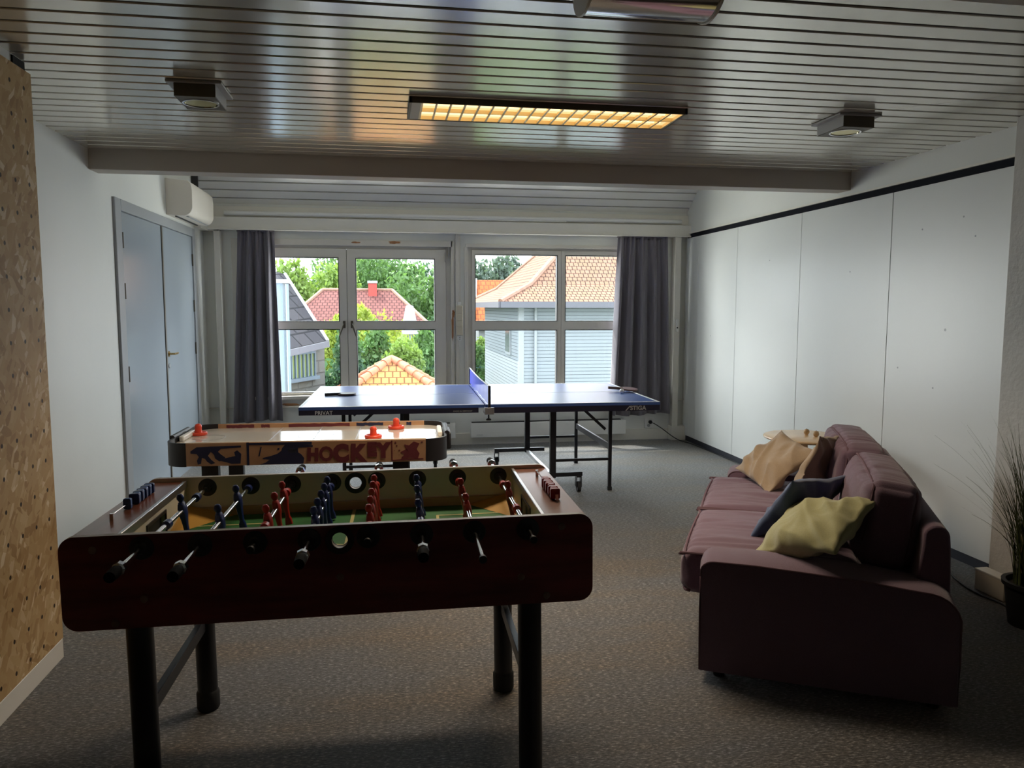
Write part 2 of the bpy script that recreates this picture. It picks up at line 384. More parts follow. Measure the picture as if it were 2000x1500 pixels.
def text(name, s, size, m_, parent, M, depth=.0006, bold=0, shear=0, sx=1):
    c = bpy.data.curves.new(name, 'FONT'); c.body = s; c.size = size; c.extrude = depth; c.offset = bold; c.shear = shear
    c.align_x = 'LEFT'; c.resolution_u = 3
    o = bpy.data.objects.new(name, c); col.objects.link(o); dg = bpy.context.evaluated_depsgraph_get(); dg.update()
    me = bpy.data.meshes.new_from_object(o.evaluated_get(dg)); bpy.data.objects.remove(o); bpy.data.curves.remove(c)
    me.transform(Matrix.Diagonal((sx, 1, 1, 1))); me.transform(M)
    me.materials.clear(); me.materials.append(m_)
    q = bpy.data.objects.new(name, me); col.objects.link(q)
    if parent: q.parent = parent
    return q
def rbox(sx, sy, sz, r=.04, bulge=(0, 0, 0), n=14, wr=0, wf=6, seed=0, crease=None):
    """soft cushion block centred on the origin"""
    bm = bmesh.new(); bmesh.ops.create_cube(bm, size=2); bmesh.ops.subdivide_edges(bm, edges=bm.edges, cuts=n, use_grid_fill=True)
    h = Vector((sx/2, sy/2, sz/2)); sd = Vector((seed*3.7, seed*1.3, seed*2.1))
    for v in bm.verts:
        u = v.co.copy(); u = Vector([math.sin(a*PI/2) if abs(a) < 1 else a for a in u])*.35 + u*.65
        p = Vector((u.x*h.x, u.y*h.y, u.z*h.z)); rr = min(r, *[k*.98 for k in h])
        q = Vector([max(-(h[i]-rr), min(h[i]-rr, p[i])) for i in range(3)]); d = p-q
        if d.length > 1e-6: p = q + d.normalized()*rr
        for i in range(3):
            j, k = (i+1) % 3, (i+2) % 3
            w_ = (1-u[j]**2)*(1-u[k]**2)
            p[i] += math.copysign(1, u[i])*abs(u[i])*bulge[i]*max(0, w_)**.6
        if wr:
            t = noise.noise(Vector((p.x*wf*.5, p.y*wf*3.2, p.z*wf)) + sd) if crease == 'x' else noise.noise(Vector((p.x*wf, p.y*wf, p.z*wf))+sd)
            t = -abs(t)*1.3 + .3 if crease else t
            v.normal_update(); nn = d.normalized() if d.length > 1e-6 else Vector((0, 0, 1))
            p += nn*t*wr
        v.co = p
    me = bpy.data.meshes.new('tmp'); bm.to_mesh(me); bm.free(); return me
def cush(name, me, m_, parent, M):
    me.name = name; me.transform(M); me.materials.append(m_); me.shade_smooth()
    o = bpy.data.objects.new(name, me); col.objects.link(o)
    if parent: o.parent = parent
    return o
def pillow(w_, h_, t_, seed, n=56, wr=.012, fold=0.0):
    vs = []; fs = []; N = n+1; sd = Vector((seed*5.1, seed*2.3, seed))
    for side in (1, -1):
        for j in range(N):
            for i in range(N):
                u = -1+2*i/n; v = -1+2*j/n
                e = max(0, (1-u*u))**.42*max(0, (1-v*v))**.42
                x = u*w_/2*(1-.08*(1-v*v)**1.0*abs(u)**2); y = v*h_/2*(1-.08*(1-u*u)*abs(v)**2)
                rad = math.hypot(u, v); an = math.atan2(v, u)
                k = noise.noise(Vector((math.cos(an)*3.2, math.sin(an)*3.2, rad*.8))+sd)*min(1, rad)**1.3
                k2 = noise.noise(Vector((x*9, y*9, side*2.))+sd)
                k3 = -abs(noise.noise(Vector((x*9+y*7, y*2.6-x*2.2, side*3.))+sd*1.7))
                z = side*(t_/2*e) + (k*wr*.7 + k2*wr*.8 + k3*wr*2.2)*min(1, e*2.2)*side
                z += fold*(u*u*.6 - .2 + .5*noise.noise(Vector((u*.9, v*.9, 0))+sd))
                vs.append((x, y, z))
    for s_ in (0, 1):
        o = s_*N*N
        for j in range(n):
            for i in range(n):
                a = (o+j*N+i, o+j*N+i+1, o+(j+1)*N+i+1, o+(j+1)*N+i); fs.append(a if s_ == 0 else tuple(reversed(a)))
    b = MB().add(vs, fs); me = bpy.data.meshes.new('p'); me.from_pydata(b.v, [], b.f)
    bm = bmesh.new(); bm.from_mesh(me); bmesh.ops.remove_doubles(bm, verts=bm.verts, dist=.0008); bmesh.ops.recalc_face_normals(bm, faces=bm.faces); bm.to_mesh(me); bm.free()
    me.shade_smooth(); return me

# ------------------------------------------------------------ room shell
XL, XR, YF, ZC, YB, YBK = -1.777, 3.354, 8.358, 2.46, 5.26, -1.8
struct(bx('floor', XL-.3, XR+.3, YBK-.3, YF+.3, -.12, 0, M_carpet))
# slatted ceiling of the main room
c = MB(); c.m = 1; c.box(XL-.02, XR+.02, YBK, YB+.02, ZC+.022, ZC+.08); c.m = 0
P_, W_ = .1185, .1005
y = 2.6335+.008-P_*38
while y < YB-.02:
    y1 = min(y+W_, YB-.002); dz = 0
    if y1 > YBK:
        xs = (XL, XR)
        pr = [(y, .012), (y, .003), (y+.003, 0), (y1-.003, 0), (y1, .003), (y1, .012)]
        vs = [(x, yy, ZC+z+dz) for x in xs for yy, z in pr]; n_ = len(pr)
        c.add(vs, [(i, i+1, n_+i+1, n_+i) for i in range(n_-1)])
    y += P_
struct(c.build('ceiling', [M_slat, M_gap], smooth=4))
# sloping slatted ceiling between the beam and the windows
sl = MB(); sa = math.atan2(.26, .375); cs, sn = math.cos(sa), math.sin(sa)
y0s, z0s = YF+.02, 2.515
def sp(t, off=0): return (y0s - cs*t + sn*off*-1*-1, z0s + sn*t + cs*off)
L_ = 1.25; t = .0; sl.m = 0
while t < L_:
    a = sp(t); b_ = sp(min(t+.100, L_)); n1 = sp(t-.001, .012); n2 = sp(t+.101, .012)
    sl.add([(x, p[0], p[1]) for x in (XL, XR) for p in (n1, a, b_, n2)], [(0, 1, 5, 4), (1, 2, 6, 5), (2, 3, 7, 6)])
    t += .1165
sl.m = 1; a = sp(-.03, .03); b_ = sp(L_, .03)
sl.add([(XL, *a), (XR, *a), (XR, *b_), (XL, *b_)], [(0, 1, 2, 3)])
sl.m = 0; e_ = sp(L_)
sl.add([(XL, e_[0]+.02, e_[1]), (XR, e_[0]+.02, e_[1]), (XR, YB+.1, e_[1]), (XL, YB+.1, e_[1])], [(0, 1, 2, 3)])
o = sl.build('ceiling_slope', [M_slat2, M_gap], smooth=4); struct(o)
ztop = e_[1]+.06
struct(bx('roof_slab', XL-.3, XR+.3, YBK-.3, YF+.4, ztop+.02, ztop+.2, M_wall))
o = struct(bx('beam_front', XL, XR, YB, YB+.16, 2.337, ztop, M_beam, bevel=.003))
struct(bx('beam_rear', XL, XR, 1.87, 2.027, 2.345, ZC+.03, M_beam))
# side walls
lw = MB(); D0, D1, DZ = 5.66, 7.911, 2.228     # double-door opening outer frame
lw.box(XL-.2, XL, YBK, D0, 0, ztop); lw.box(XL-.2, XL, D1, YF+.16, 0, ztop); lw.box(XL-.2, XL, D0, D1, DZ, ztop)
struct(lw.build('wall_left', M_wall))
struct(bx('wall_right', XR, XR+.2, YBK, YF+.16, 0, ztop, M_wall))
struct(bx('wall_back', XL-.2, XR+.2, YBK-.2, YBK, 0, ztop, M_wall))
# right hand folding wall: panels, dark head track, plinth
seams = [2.45, 3.60, 4.75, 5.89, 7.04, 7.96, 8.30]
fw = bpy.data.objects.new('wall_folding', None); col.objects.link(fw); struct(fw)
for a, b_ in zip(seams, seams[1:]):
    bx('wall_panel', XR-.016, XR+.004, a+.0022, b_-.0022, .06, 2.249, M_wallr, fw, bevel=.002)
bx('plinth', XR-.006, XR+.004, 2.45, 8.3, 0, .06, M_plinth, fw)
tr = MB(); tr.box(XR-.006, XR+.004, 2.45, 8.3, 2.249, 2.295)
tr.build('head_track', M_strip, fw)
bx('track_lip', XR-.022, XR+.004, 2.45, 8.3, 2.295, 2.308, M_trim, fw)
bx('seam_backing', XR-.003, XR+.002, 2.45, 8.3, .02, 2.25, M_gap, fw)
mk = MB()
random.seed(3)
for yy, zz in ((4.1, 2.02), (4.0, 1.9), (4.45, 1.98), (4.2, 1.36), (4.28, 1.0), (4.62, 1.1), (7.6, 1.2), (5.2, 1.75), (6.4, 1.9)):
    mk.tube((XR-.0172, yy, zz), (XR-.0155, yy, zz), .006 if yy != 4.2 else .009, 8)
mk.build('scuff_mark', M_doorf, fw)
# plastered pillar on the right
struct(MB().box(3.2, XR, 1.2, 3.6, 0, ZC).build('pillar_right', M_plaster, bevel=.006))
struct(MB().box(3.17, XR, 1.2, 3.63, 0, .07).build('baseboard_right', M_trim, bevel=.003))
# OSB clad partition on the left with a pale base strip
ob = bpy.data.objects.new('wall_partition', None); col.objects.link(ob); struct(ob)
MB().box(-1.371-.018, -1.371, YBK, 3.475, .085, 2.415).build('osb_board', M_osb, ob)
MB().box(XL, -1.392, YBK, 3.44, 0, ZC+.01).build('partition_core', M_wall, ob)
bx('base_strip', -1.391, -1.371, YBK, 3.472, 0, .083, M_trim, ob, bevel=.002)
bx('top_gap_shade', -1.43, -1.385, 3.36, 3.46, 2.416, 2.455, M_gap, ob)  # dark block put in for the shadow in the gap above the board

# far wall with two window openings
OL0, OL1, OR0, OR1, SZ, HZ = -1.44, .72, .90, 2.98, .565, 2.13
fwall = MB()
fwall.box(XL-.2, OL0, YF, YF+.16, 0, ztop); fwall.box(OL1, OR0, YF, YF+.16, 0, ztop); fwall.box(OR1, XR+.2, YF, YF+.16, 0, ztop)
fwall.box(OL0, OL1, YF, YF+.16, 0, SZ-.02); fwall.box(OR0, OR1, YF, YF+.16, 0, SZ-.02)
fwall.box(OL0, OL1, YF, YF+.16, HZ, ztop); fwall.box(OR0, OR1, YF, YF+.16, HZ, ztop)
struct(fwall.build('wall_far', M_wall))
# architraves around the windows, pillar board, peeled paint
tn = MB()
tn.box(OL0-.07, OL1+.02, YF-.018, YF, HZ-.005, HZ+.055); tn.box(OR0-.02, OR1+.06, YF-.014, YF, HZ-.005, HZ+.03)
tn.box(OL0-.07, OL0-.0, YF-.018, YF, .42, HZ); tn.box(OL1, OL1+.035, YF-.018, YF, SZ, HZ+.055)
tn.box(OL1+.05, OL1+.085, YF-.03, YF, SZ, 2.26)
tn.box(OR0-.035, OR0, YF-.012, YF, SZ, HZ)
struct(tn.build('trim_1', M_frame, bevel=.003))
pe = MB()
def blob(cx, cz, w_, h_, seed, y=YF-.0195):
    random.seed(seed); n = 16; pts = []
    for i in range(n):
        a = 2*PI*i/n; k = random.uniform(.65, 1.05); pts.append((cx+w_/2*k*math.cos(a), cz+h_/2*k*math.sin(a)))
    return Matrix.Translation((0, y, 0)) @ TXZ, pts
for q in ((.13, 2.163, .15, .035, 1), (-.27, 2.158, .10, .022, 2), (.735, 1.29, .028, .34, 3), (.745, 1.42, .035, .10, 8), (-.96, .475, .20, .035, 4), (-.80, .46, .12, .02, 6)):
    T_, pts = blob(*q); pe.prism(pts, .0015, T_)
struct(pe.build('trim_2', M_wood_bare))
# window sills and lower ledge
s_ = MB(); s_.box(OL0-.07, OL1+.03, YF-.05, YF+.10, SZ-.035, SZ); s_.box(OR0-.03, OR1+.06, YF-.05, YF+.10, SZ-.035, SZ)
s_.box(XL, XR, YF-.025, YF, .44, .455)
struct(s_.build('trim_3', M_frame, bevel=.004))
# skirting of the far wall
struct(bx('baseboard_far', XL, XR, YF-.018, YF, 0, .125, M_trim, bevel=.003))
struct(bx('baseboard_left', XL, XL+.014, 3.45, D0, 0, .08, M_trim, bevel=.003))
# boxed cove above the windows
cv = MB(); cv.box(XL, XR, YF-.13, YF, 2.262, 2.385); cv.box(XL, XR, YF-.15, YF-.125, 2.256, 2.272)
cv.box(XL, XR, YF-.05, YF, 2.385, 2.50)
struct(cv.build('cove_far', M_trim, bevel=.003))
ct = MB(); ct.tube((-1.55, YF-.10, 2.425), (3.25, YF-.10, 2.425), .022, 12); ct.tube((.2, YF-.105, 2.405), (1.95, YF-.105, 2.405), .010, 10)
tag(ct.build('cable_conduit', M_white), 'long white conduit tube running along the top of the cove above the windows', 'conduit')
# corner boxings
cb = MB(); cb.box(-1.66, -1.60, YF-.10, YF, 0, 2.27); cb.box(XL, XL+.07, 7.96, YF, 2.245, 2.295); cb.box(XL, -1.60, YF-.10, YF-.03, 2.245, 2.295)
struct(cb.build('pipe_boxing_left', M_trim, bevel=.004))
cb = MB(); cb.box(3.19, 3.26, YF-.10, YF, .16, 2.262); cb.box(3.18, 3.354, YF-.12, YF, 0, .16)
struct(cb.build('pipe_boxing_right', M_trim, bevel=.004))

# windows
def pane_frame(mb, x0, x1, z0, z1, y0, y1, bars):
    """a sash: outer x0..x1, z0..z1, glass cells cut out, cells given as (gx0,gx1,gz0,gz1)"""
    xs = sorted({x0, x1, *[b[0] for b in bars], *[b[1] for b in bars]}); zs = sorted({z0, z1, *[b[2] for b in bars], *[b[3] for b in bars]})
    for i in range(len(xs)-1):
        for j in range(len(zs)-1):
            cx, cz = (xs[i]+xs[i+1])/2, (zs[j]+zs[j+1])/2
            if any(b[0] < cx < b[1] and b[2] < cz < b[3] for b in bars): continue
            mb.box(xs[i], xs[i+1], y0, y1, zs[j], zs[j+1])
def merge_clean(o):
    bm = bmesh.new(); bm.from_mesh(o.data); bmesh.ops.remove_doubles(bm, verts=bm.verts, dist=1e-5)
    seen = {}; kill = []
    for f in bm.faces:
        k = tuple(sorted(v.index for v in f.verts))
        if k in seen: kill += [f, seen[k]]
        else: seen[k] = f
    bmesh.ops.delete(bm, geom=list(set(kill)), context='FACES'); bm.to_mesh(o.data); bm.free()
def window(name, x0, x1, sashes, ztop_):
    wdw = bpy.data.objects.new(name, None); col.objects.link(wdw); struct(wdw)
    fr = MB(); y0, y1 = YF+.03, YF+.12
    fr.box(x0, x0+.05, y0, y1, SZ, HZ); fr.box(x1-.05, x1, y0, y1, SZ, HZ); fr.box(x0+.05, x1-.05, y0, y1, ztop_, HZ); fr.box(x0+.05, x1-.05, y0, y1, SZ, SZ+.02)
    fr.build('window_frame', M_frame, wdw, bevel=.003)
    for (sx0, sx1, sz0, sz1, cells) in sashes:
        sb = MB(); pane_frame(sb, sx0, sx1, sz0, sz1, YF+.012, YF+.085, cells)
        s = sb.build('sash', M_frame, wdw); merge_clean(s)
        b = s.modifiers.new('bevel', 'BEVEL'); b.width = .004; b.segments = 2; b.limit_method = 'ANGLE'
        for (a, b_, c_, d) in cells:
            g = MB(); k = .006
            g.box(a, a+k, YF+.011, YF+.086, c_, d); g.box(b_-k, b_, YF+.011, YF+.086, c_, d); g.box(a+k, b_-k, YF+.011, YF+.086, c_, c_+k); g.box(a+k, b_-k, YF+.011, YF+.086, d-k, d)
            g.build('gasket', M_gasket, s)
            bx('pane', a, b_, YF+.045, YF+.049, c_, d, M_glass, s)
    return wdw
wl = window('window_1', OL0, OL1, [
    (-1.385, -.369, SZ+.02, 2.095, [(-1.285, -.449, .592, 1.258), (-1.285, -.449, 1.338, 2.002)]),
    (-.365, .668, SZ+.02, 2.095, [(-.275, .551, .592, 1.252), (-.275, .551, 1.338, 2.000)])], 2.097)
window('window_2', OR0, OR1, [
    (.948, 1.931, SZ+.02, 2.10, [(.982, 1.888, .592, 1.243), (.982, 1.888, 1.337, 2.053)]),
    (1.933, 2.932, SZ+.02, 2.10, [(1.976, 2.882, .592, 1.243), (1.976, 2.882, 1.337, 2.053)])], 2.102)
for sx, tx in ((-.402, -.455), (-.322, -.275)):
    h = MB(); h.box(sx-.013, sx+.013, YF+.001, YF+.013, 1.27, 1.345); h.tube((sx, YF+.005, 1.312), (sx, YF-.035, 1.312), .009, 12)
    h.path([(sx, YF-.033, 1.312), (sx+(tx-sx)*.2, YF-.038, 1.29), (tx, YF-.04, 1.175)], [.010, .009, .006])
    h.build('window_handle', M_lamp, wl, bevel=.001)
bx('meeting_strip', -.385, -.349, YF+.085, YF+.095, SZ+.02, 2.09, M_gasket, wl)
h = MB()
for x_, z_ in ((.665, 2.02), (.70, 2.08)): h.box(x_-.006, x_+.006, YF-.01, YF+.012, z_-.05, z_+.05)
h.build('window_hinge', M_steel, wl, bevel=.001)
# roller eave outside, keeps high sun off the glass
struct(bx('roof_eave', XL-1, XR+1, YF+.16, YF+.5, 2.32, 2.48, M_extw))

# double door
dd = bpy.data.objects.new('door_1', None); col.objects.link(dd); struct(dd)
df = MB(); df.box(XL-.08, XL+.018, D0, D0+.125, 0, DZ); df.box(XL-.08, XL+.018, D1-.09, D1, 0, DZ); df.box(XL-.08, XL+.018, D0+.125, D1-.09, 2.15, DZ)
df.build('door_frame', M_doorf, dd, bevel=.004)
DM = 6.80
for a, b_ in ((D0+.128, DM-.004), (DM+.004, D1-.093)):
    bx('door_leaf', XL-.05, XL+.006, a, b_, .008, 2.147, M_door, dd, bevel=.003)
bx('astragal', XL+.0, XL+.014, DM-.018, DM+.012, .01, 2.145, M_lamp, dd, bevel=.002)
for yy in (D0+.145, D1-.10):
    for zz in (.45, 1.02, 1.60, 1.95)[1:] if yy < 7 else (.45, 1.10, 1.50, 1.93)[1:]:
        MB().tube((XL+.012, yy, zz-.055), (XL+.012, yy, zz+.055), .008, 10).build('hinge', M_lamp, dd)
h = MB(); h.tube((XL+.006, 6.87, 1.10), (XL+.055, 6.87, 1.10), .009, 12); h.path([(XL+.052, 6.865, 1.10), (XL+.056, 6.92, 1.10), (XL+.05, 6.99, 1.10)], .009)
h.tube((XL+.006, 6.87, 1.10), (XL+.012, 6.87, 1.10), .024, 16)
h.build('door_handle', M_brass, dd)
MB().tube((XL+.006, 6.87, 1.0), (XL+.013, 6.87, 1.0), .02, 16).build('keyhole_plate', M_steel, dd)

# ------------------------------------------------------------ curtains
def curtain(label, xt0, xt1, xb0, xb1, zt, zb, folds, seed, y=YF-.10, amp=.035):
    random.seed(seed); n, k = 180, 36; ph = [random.uniform(0, 6) for _ in range(4)]; vs = []; fs = []
    for j in range(k+1):
        t = j/k; z = zt+(zb-zt)*t
        for i in range(n+1):
            s = i/n; g = s + .018*math.sin(9*s+ph[0])*t
            x = (xt0+(xt1-xt0)*g)*(1-t**1.2) + (xb0+(xb1-xb0)*g)*t**1.2
            fine = math.sin(2*PI*folds*2.6*s+ph[3])*.012*max(0, 1-t*3.5)
            a_ = amp*min(1, .3+t*2.0)
            w_ = math.sin(2*PI*folds*s + ph[1] + .6*math.sin(3*s+ph[2]) + .35*t)
            w_ = math.copysign(abs(w_)**.7, w_)
            w2 = .35*math.sin(2*PI*folds*1.7*s+ph[2]+t*.8)
            vs.append((x, y + a_*(w_+w2) + fine, z + (.012*math.sin(6*s+ph[0]) if j == k else 0)))
    for j in range(k):
        for i in range(n):
            a = j*(n+1)+i; fs.append((a, a+1, a+n+2, a+n+1))
    t_ = thing('curtain', label, 'curtain', ((xb0+xb1)/2, y, 0), group='curtains beside the windows')
    T = Matrix.Translation((-(xb0+xb1)/2, -y, 0)); me = MB().add(vs, fs, T)
    o = me.build('curtain_fabric', M_curtain, t_, smooth=180)
    s = o.modifiers.new('solid', 'SOLIDIFY'); s.thickness = .003
    hb = MB(); hb.box(xt0-.01-(xb0+xb1)/2, xt1+.005-(xb0+xb1)/2, -.008, .012, zt-.02, zt+.004); hb.build('heading_tape', M_curtain, t_)
curtain('narrow slate-grey curtain hanging left of the window, near the grey double door', -1.425, -1.075, -1.515, -1.04, 2.262, .315, 3.6, 5, amp=.045)
curtain('wide slate-grey curtain hanging at the right end of the window wall', 2.53, 3.09, 2.46, 3.17, 2.262, .300, 4.6, 9, amp=.042)

# ------------------------------------------------------------ fittings on the walls
def heater(x0, x1, label):
    t_ = thing('panel_heater', label, 'heater', ((x0+x1)/2, YF-.02, .08), group='low panel heaters under the windows'); hw = (x1-x0)/2
    MB().box(-hw, hw, -.065, -.01, 0, .165).build('heater_body', M_white, t_, bevel=.006)
    MB().box(-hw+.01, hw-.06, -.064, -.012, .163, .172).build('air_grille', M_blackp, t_)
    MB().box(-hw+.06, -hw+.13, -.0665, -.064, .03, .034).build('rating_mark', M_doorf, t_)
    [MB().box(q, q+.04, -.012, .018, .02, .12).build('wall_bracket', M_steel, t_) for q in (-hw+.05, hw-.09)]
heater(.92, 2.66, 'long low white panel heater under the right-hand window')
heater(-1.0, .755, 'low white panel heater under the left-hand window, mostly behind the tables')
# air conditioner
ac = thing('air_conditioner', 'cream wall-mounted air conditioner above the grey double door', 'air conditioner', (XL, 7.42, 2.26))
pf = [(0, 0), (.11, -.005)] + [(.135+.075*math.sin(R(a)), .075-.08*math.cos(R(a))) for a in range(0, 91, 10)] + [(.212, .20), (.205, .255), (.18, .285), (0, .30)]
Tac = Matrix(((1, 0, 0, 0), (0, 0, 1, -.42), (0, 1, 0, 0), (0, 0, 0, 1)))
MB().prism(pf, .84, Tac).build('ac_body', M_acw, ac, bevel=.004)
MB().bar((.155, -.36, -.006), (.155, .36, -.006), .03, .006, up=(.3, 0, 1)).build('air_flap', M_doorf, ac)
MB().box(.06, .075, -.38, .38, -.012, -.002).build('outlet_slot', M_gasket, ac)
MB().box(.0, .06, .50, .53, .33, .47).build('bracket_clip', M_gasket, ac)
# trunking with sockets on the pillar between the windows
tk = thing('switch_trunking', 'narrow cream wall trunking with switches on the pier between the windows', 'switch', (.806, YF-.03, 1.19))
MB().box(-.035, .035, -.03, .03, 0, .315).build('trunking_body', M_cream, tk, bevel=.004)
for z0, z1 in ((.23, .31), (.165, .22), (.09, .155)): MB().box(-.031, .031, -.034, -.029, z0, z1).build('switch_plate', M_cream, tk, bevel=.002)
s = MB().box(-.022, .022, -.02, .03, -.055, -.004).build('socket', M_white, tk, bevel=.003)
MB().box(-.002, .006, -.0215, -.0195, -.045, -.037).box(-.002, .006, -.0215, -.0195, -.026, -.018).build('socket_hole', M_gasket, s)
MB().box(-.018, .016, -.012, .03, .318, .355).build('cable_gland', M_white, tk, bevel=.004)
MB().box(-.020, .018, .012, .030, .356, 1.066).build('cable_cover', M_frame, tk)
# box on the right post
tb = thing('thermostat_box', 'small white control box on the post right of the right-hand curtain', 'control box', (3.225, YF-.115, 1.22))
MB().box(-.014, .014, -.012, .013, 0, .14).build('box_body', M_white, tb, bevel=.003); MB().tube((-.004, -.0125, .045), (-.004, -.016, .045), .008, 12).build('knob', M_gasket, tb)
# floor level double socket and black plug with cable
sk = thing('wall_socket', 'white double wall socket low under the right-hand curtain', 'socket', (2.96, YF-.002, .13))
MB().box(-.055, .055, -.012, 0, 0, .115).build('socket_plate', M_white, sk, bevel=.004)
MB().tube((-.01, -.0125, .03), (-.01, -.0135, .03), .018, 16).build('socket_hole', M_doorf, sk)
cd = thing('power_cable', 'black plug and cable running from the low wall socket along the right wall', 'cable', (2.965, YF-.04, .20))
MB().lathe([(.0, -.02), (.02, -.02), (.022, .0), (.014, .02), (.006, .03)], T=Matrix.Translation((0, .005, 0)) @ Matrix.Rotation(PI/2, 4, 'X')).build('plug', M_blackp, cd)
o3 = Vector((2.965, YF-.04, .20))
pts = [(2.965, YF-.06, .20), (3.0, YF-.09, .185), (3.08, YF-.12, .13), (3.17, YF-.15, .06), (3.25, YF-.2, .012), (3.31, 7.9, .006), (3.335, 7.0, .006), (3.33, 6.0, .006), (3.335, 5.0, .006), (3.32, 4.4, .006), (3.2, 3.95, .006), (3.10, 3.72, .006), (3.05, 3.52, .006), (3.06, 3.32, .006), (3.0, 3.2, .006), (2.98, 3.1, .006)]
def smooth_path(pts, k=5):
    P = [Vector(p) for p in pts]; out = []
    for i in range(len(P)-1):
        p0, p1, p2, p3 = P[max(i-1, 0)], P[i], P[i+1], P[min(i+2, len(P)-1)]
        for j in range(k):
            t = j/k; out.append(.5*((2*p1)+(-p0+p2)*t+(2*p0-5*p1+4*p2-p3)*t*t+(-p0+3*p1-3*p2+p3)*t**3))
    return out+[P[-1]]
MB().path([p-o3 for p in smooth_path(pts)], .005, 8).build('cable', M_blackp, cd)
# plastic box at the foot of the pillar
jb = thing('junction_box', 'small pale box standing on the floor at the pillar foot beside the plant', 'box', (3.13, 3.47, 0))
MB().box(-.035, .035, -.10, .10, 0, .11).build('box_body', M_cream, jb, bevel=.005); MB().box(-.037, .037, -.102, .102, .105, .116).build('box_lid', M_trim, jb, bevel=.003)

# ------------------------------------------------------------ lamps
cl = thing('ceiling_light', 'long rectangular ceiling light with gold grid louvre in mid-ceiling', 'ceiling light', (.81, 3.89, ZC-.016))
f = MB(); hx, hy = .675, .17
f.box(-hx, hx, -hy, -hy+.008, -.012, .03); f.box(-hx, hx, hy-.008, hy, -.012, .03); f.box(-hx, -hx+.012, -hy, hy, -.012, .03); f.box(hx-.012, hx, -hy, hy, -.012, .03)
f.build('lamp_frame', M_lamp, cl, bevel=.001)
MB().box(-hx+.01, hx-.01, -hy+.008, hy-.008, .010, .014).build('reflector', M_goldglow, cl)
MB().box(-hx+.012, -hx+.055, -hy+.008, hy-.008, -.010, .010).build('end_plate', M_lampg, cl)
lv = MB(); n = 19
for i in range(n+1):
    x_ = -hx+.06+(2*hx-.075)*i/n
    lv.add([(x_, -hy+.01, .008), (x_, hy-.01, .008), (x_-.005, hy-.01, -.010), (x_-.005, -hy+.01, -.010), (x_+.005, hy-.01, -.010), (x_+.005, -hy+.01, -.010)], [(0, 1, 2, 3), (0, 1, 4, 5), (3, 2, 4, 5)])
for y_ in (-hy+.012, 0, hy-.012): lv.box(-hx+.06, hx-.015, y_-.004, y_+.004, -.010, .008)
lv.build('gold_louvre', M_gold, cl)
tb_ = MB(); tb_.tube((-hx+.06, -.08, .004), (hx-.05, -.08, .004), .005, 10); tb_.tube((-hx+.06, .08, .004), (hx-.05, .08, .004), .005, 10)
tb_.build('fluorescent_tube', mat('tube_glow', (.9, .8, .6), .5, emit=(1, .80, .48), es=1.2), cl)
ll = bpy.data.lights.new('ceiling_light_glow', 'AREA'); ll.shape = 'RECTANGLE'; ll.size = 1.25; ll.size_y = .28; ll.energy = LAMP; ll.color = (1, .80, .58); ll.spread = R(128)
llo = bpy.data.objects.new('ceiling_light_glow', ll); col.objects.link(llo); llo.location = (.81, 3.89, ZC-.045)
def spot(x, y, flip, label):
    t_ = thing('ceiling_spotlight', label, 'spotlight', (x, y, ZC), group='square box spotlights on the slatted ceiling'); s = -1 if flip else 1
    MB().box(-.115, .115, -.135, .135, -.012, -.001).build('mounting_plate', M_lampg, t_, bevel=.002)
    b = MB(); b.ring(rrect(-.085, .085, -.12, .12, .004, 7), circ(0, .0, .076, 32, R(2)), .055, Matrix.Translation((0, 0, -.066)))
    # order the two outlines alike
    b.build('lamp_box', M_lamp, t_, bevel=.0015)
    MB().box(-.087 if s < 0 else .0855, -.0855 if s < 0 else .087, -.12, .12, -.062, -.012).build('lit_side', M_lampg, t_)  # paler sheet on one box side: the light falling there put into colour
    MB().ring(circ(0, 0, .078, 32), circ(0, 0, .070, 32), .004, Matrix.Translation((0, 0, -.069))).build('trim_ring', M_chrome, t_)
    MB().lathe([(.070, -.066), (.066, -.045), (.05, -.028), (.02, -.02), (.0, -.02)], seg=8).build('reflector', mat('dark_gold_reflector', (.55, .46, .16), .18, 1), t_, smooth=0)
    for bx_ in (-.036, 0, .036): MB().lathe([(0, -.056), (.010, -.053), (.014, -.044), (.010, -.034), (0, -.024)], (bx_, 0, 0), 14).build('bulb', M_chrome if bx_ else M_lampg, t_)
spot(-.785, 3.745, False, 'bronze square ceiling spotlight nearer the chipboard partition')
spot(2.37, 3.79, True, 'bronze square ceiling spotlight nearer the folding panel wall')
# infrared heater at the top edge
ih = thing('infrared_heater', 'chrome tube infrared heater hanging under the nearest part of the ceiling', 'heater', (.78, 2.28, 2.40))
arc = [(.115*math.cos(R(a)), .085*math.sin(R(a))) for a in range(-180, 1, 12)]
arc2 = [(.110*math.cos(R(a)), .080*math.sin(R(a))) for a in range(0, -181, -12)]
Tih = Matrix(((0, 0, 1, -.19), (1, 0, 0, 0), (0, 1, 0, .03), (0, 0, 0, 1)))
MB().prism(arc+arc2, .38, Tih).build('reflector', M_chrome, ih)
for x_ in (-.197, .187): MB().prism([(p[0]*1.06, p[1]*1.06) for p in arc], .010, Matrix(((0, 0, 1, x_), (1, 0, 0, 0), (0, 1, 0, .03), (0, 0, 0, 1)))).build('end_cap', M_white, ih, bevel=.002)
MB().tube((-.18, 0, .02), (.18, 0, .02), .012, 12).build('heating_tube', M_lampg, ih)
MB().box(-.12, .12, -.03, .03, .03, .058).build('mounting_bracket', M_lamp, ih)

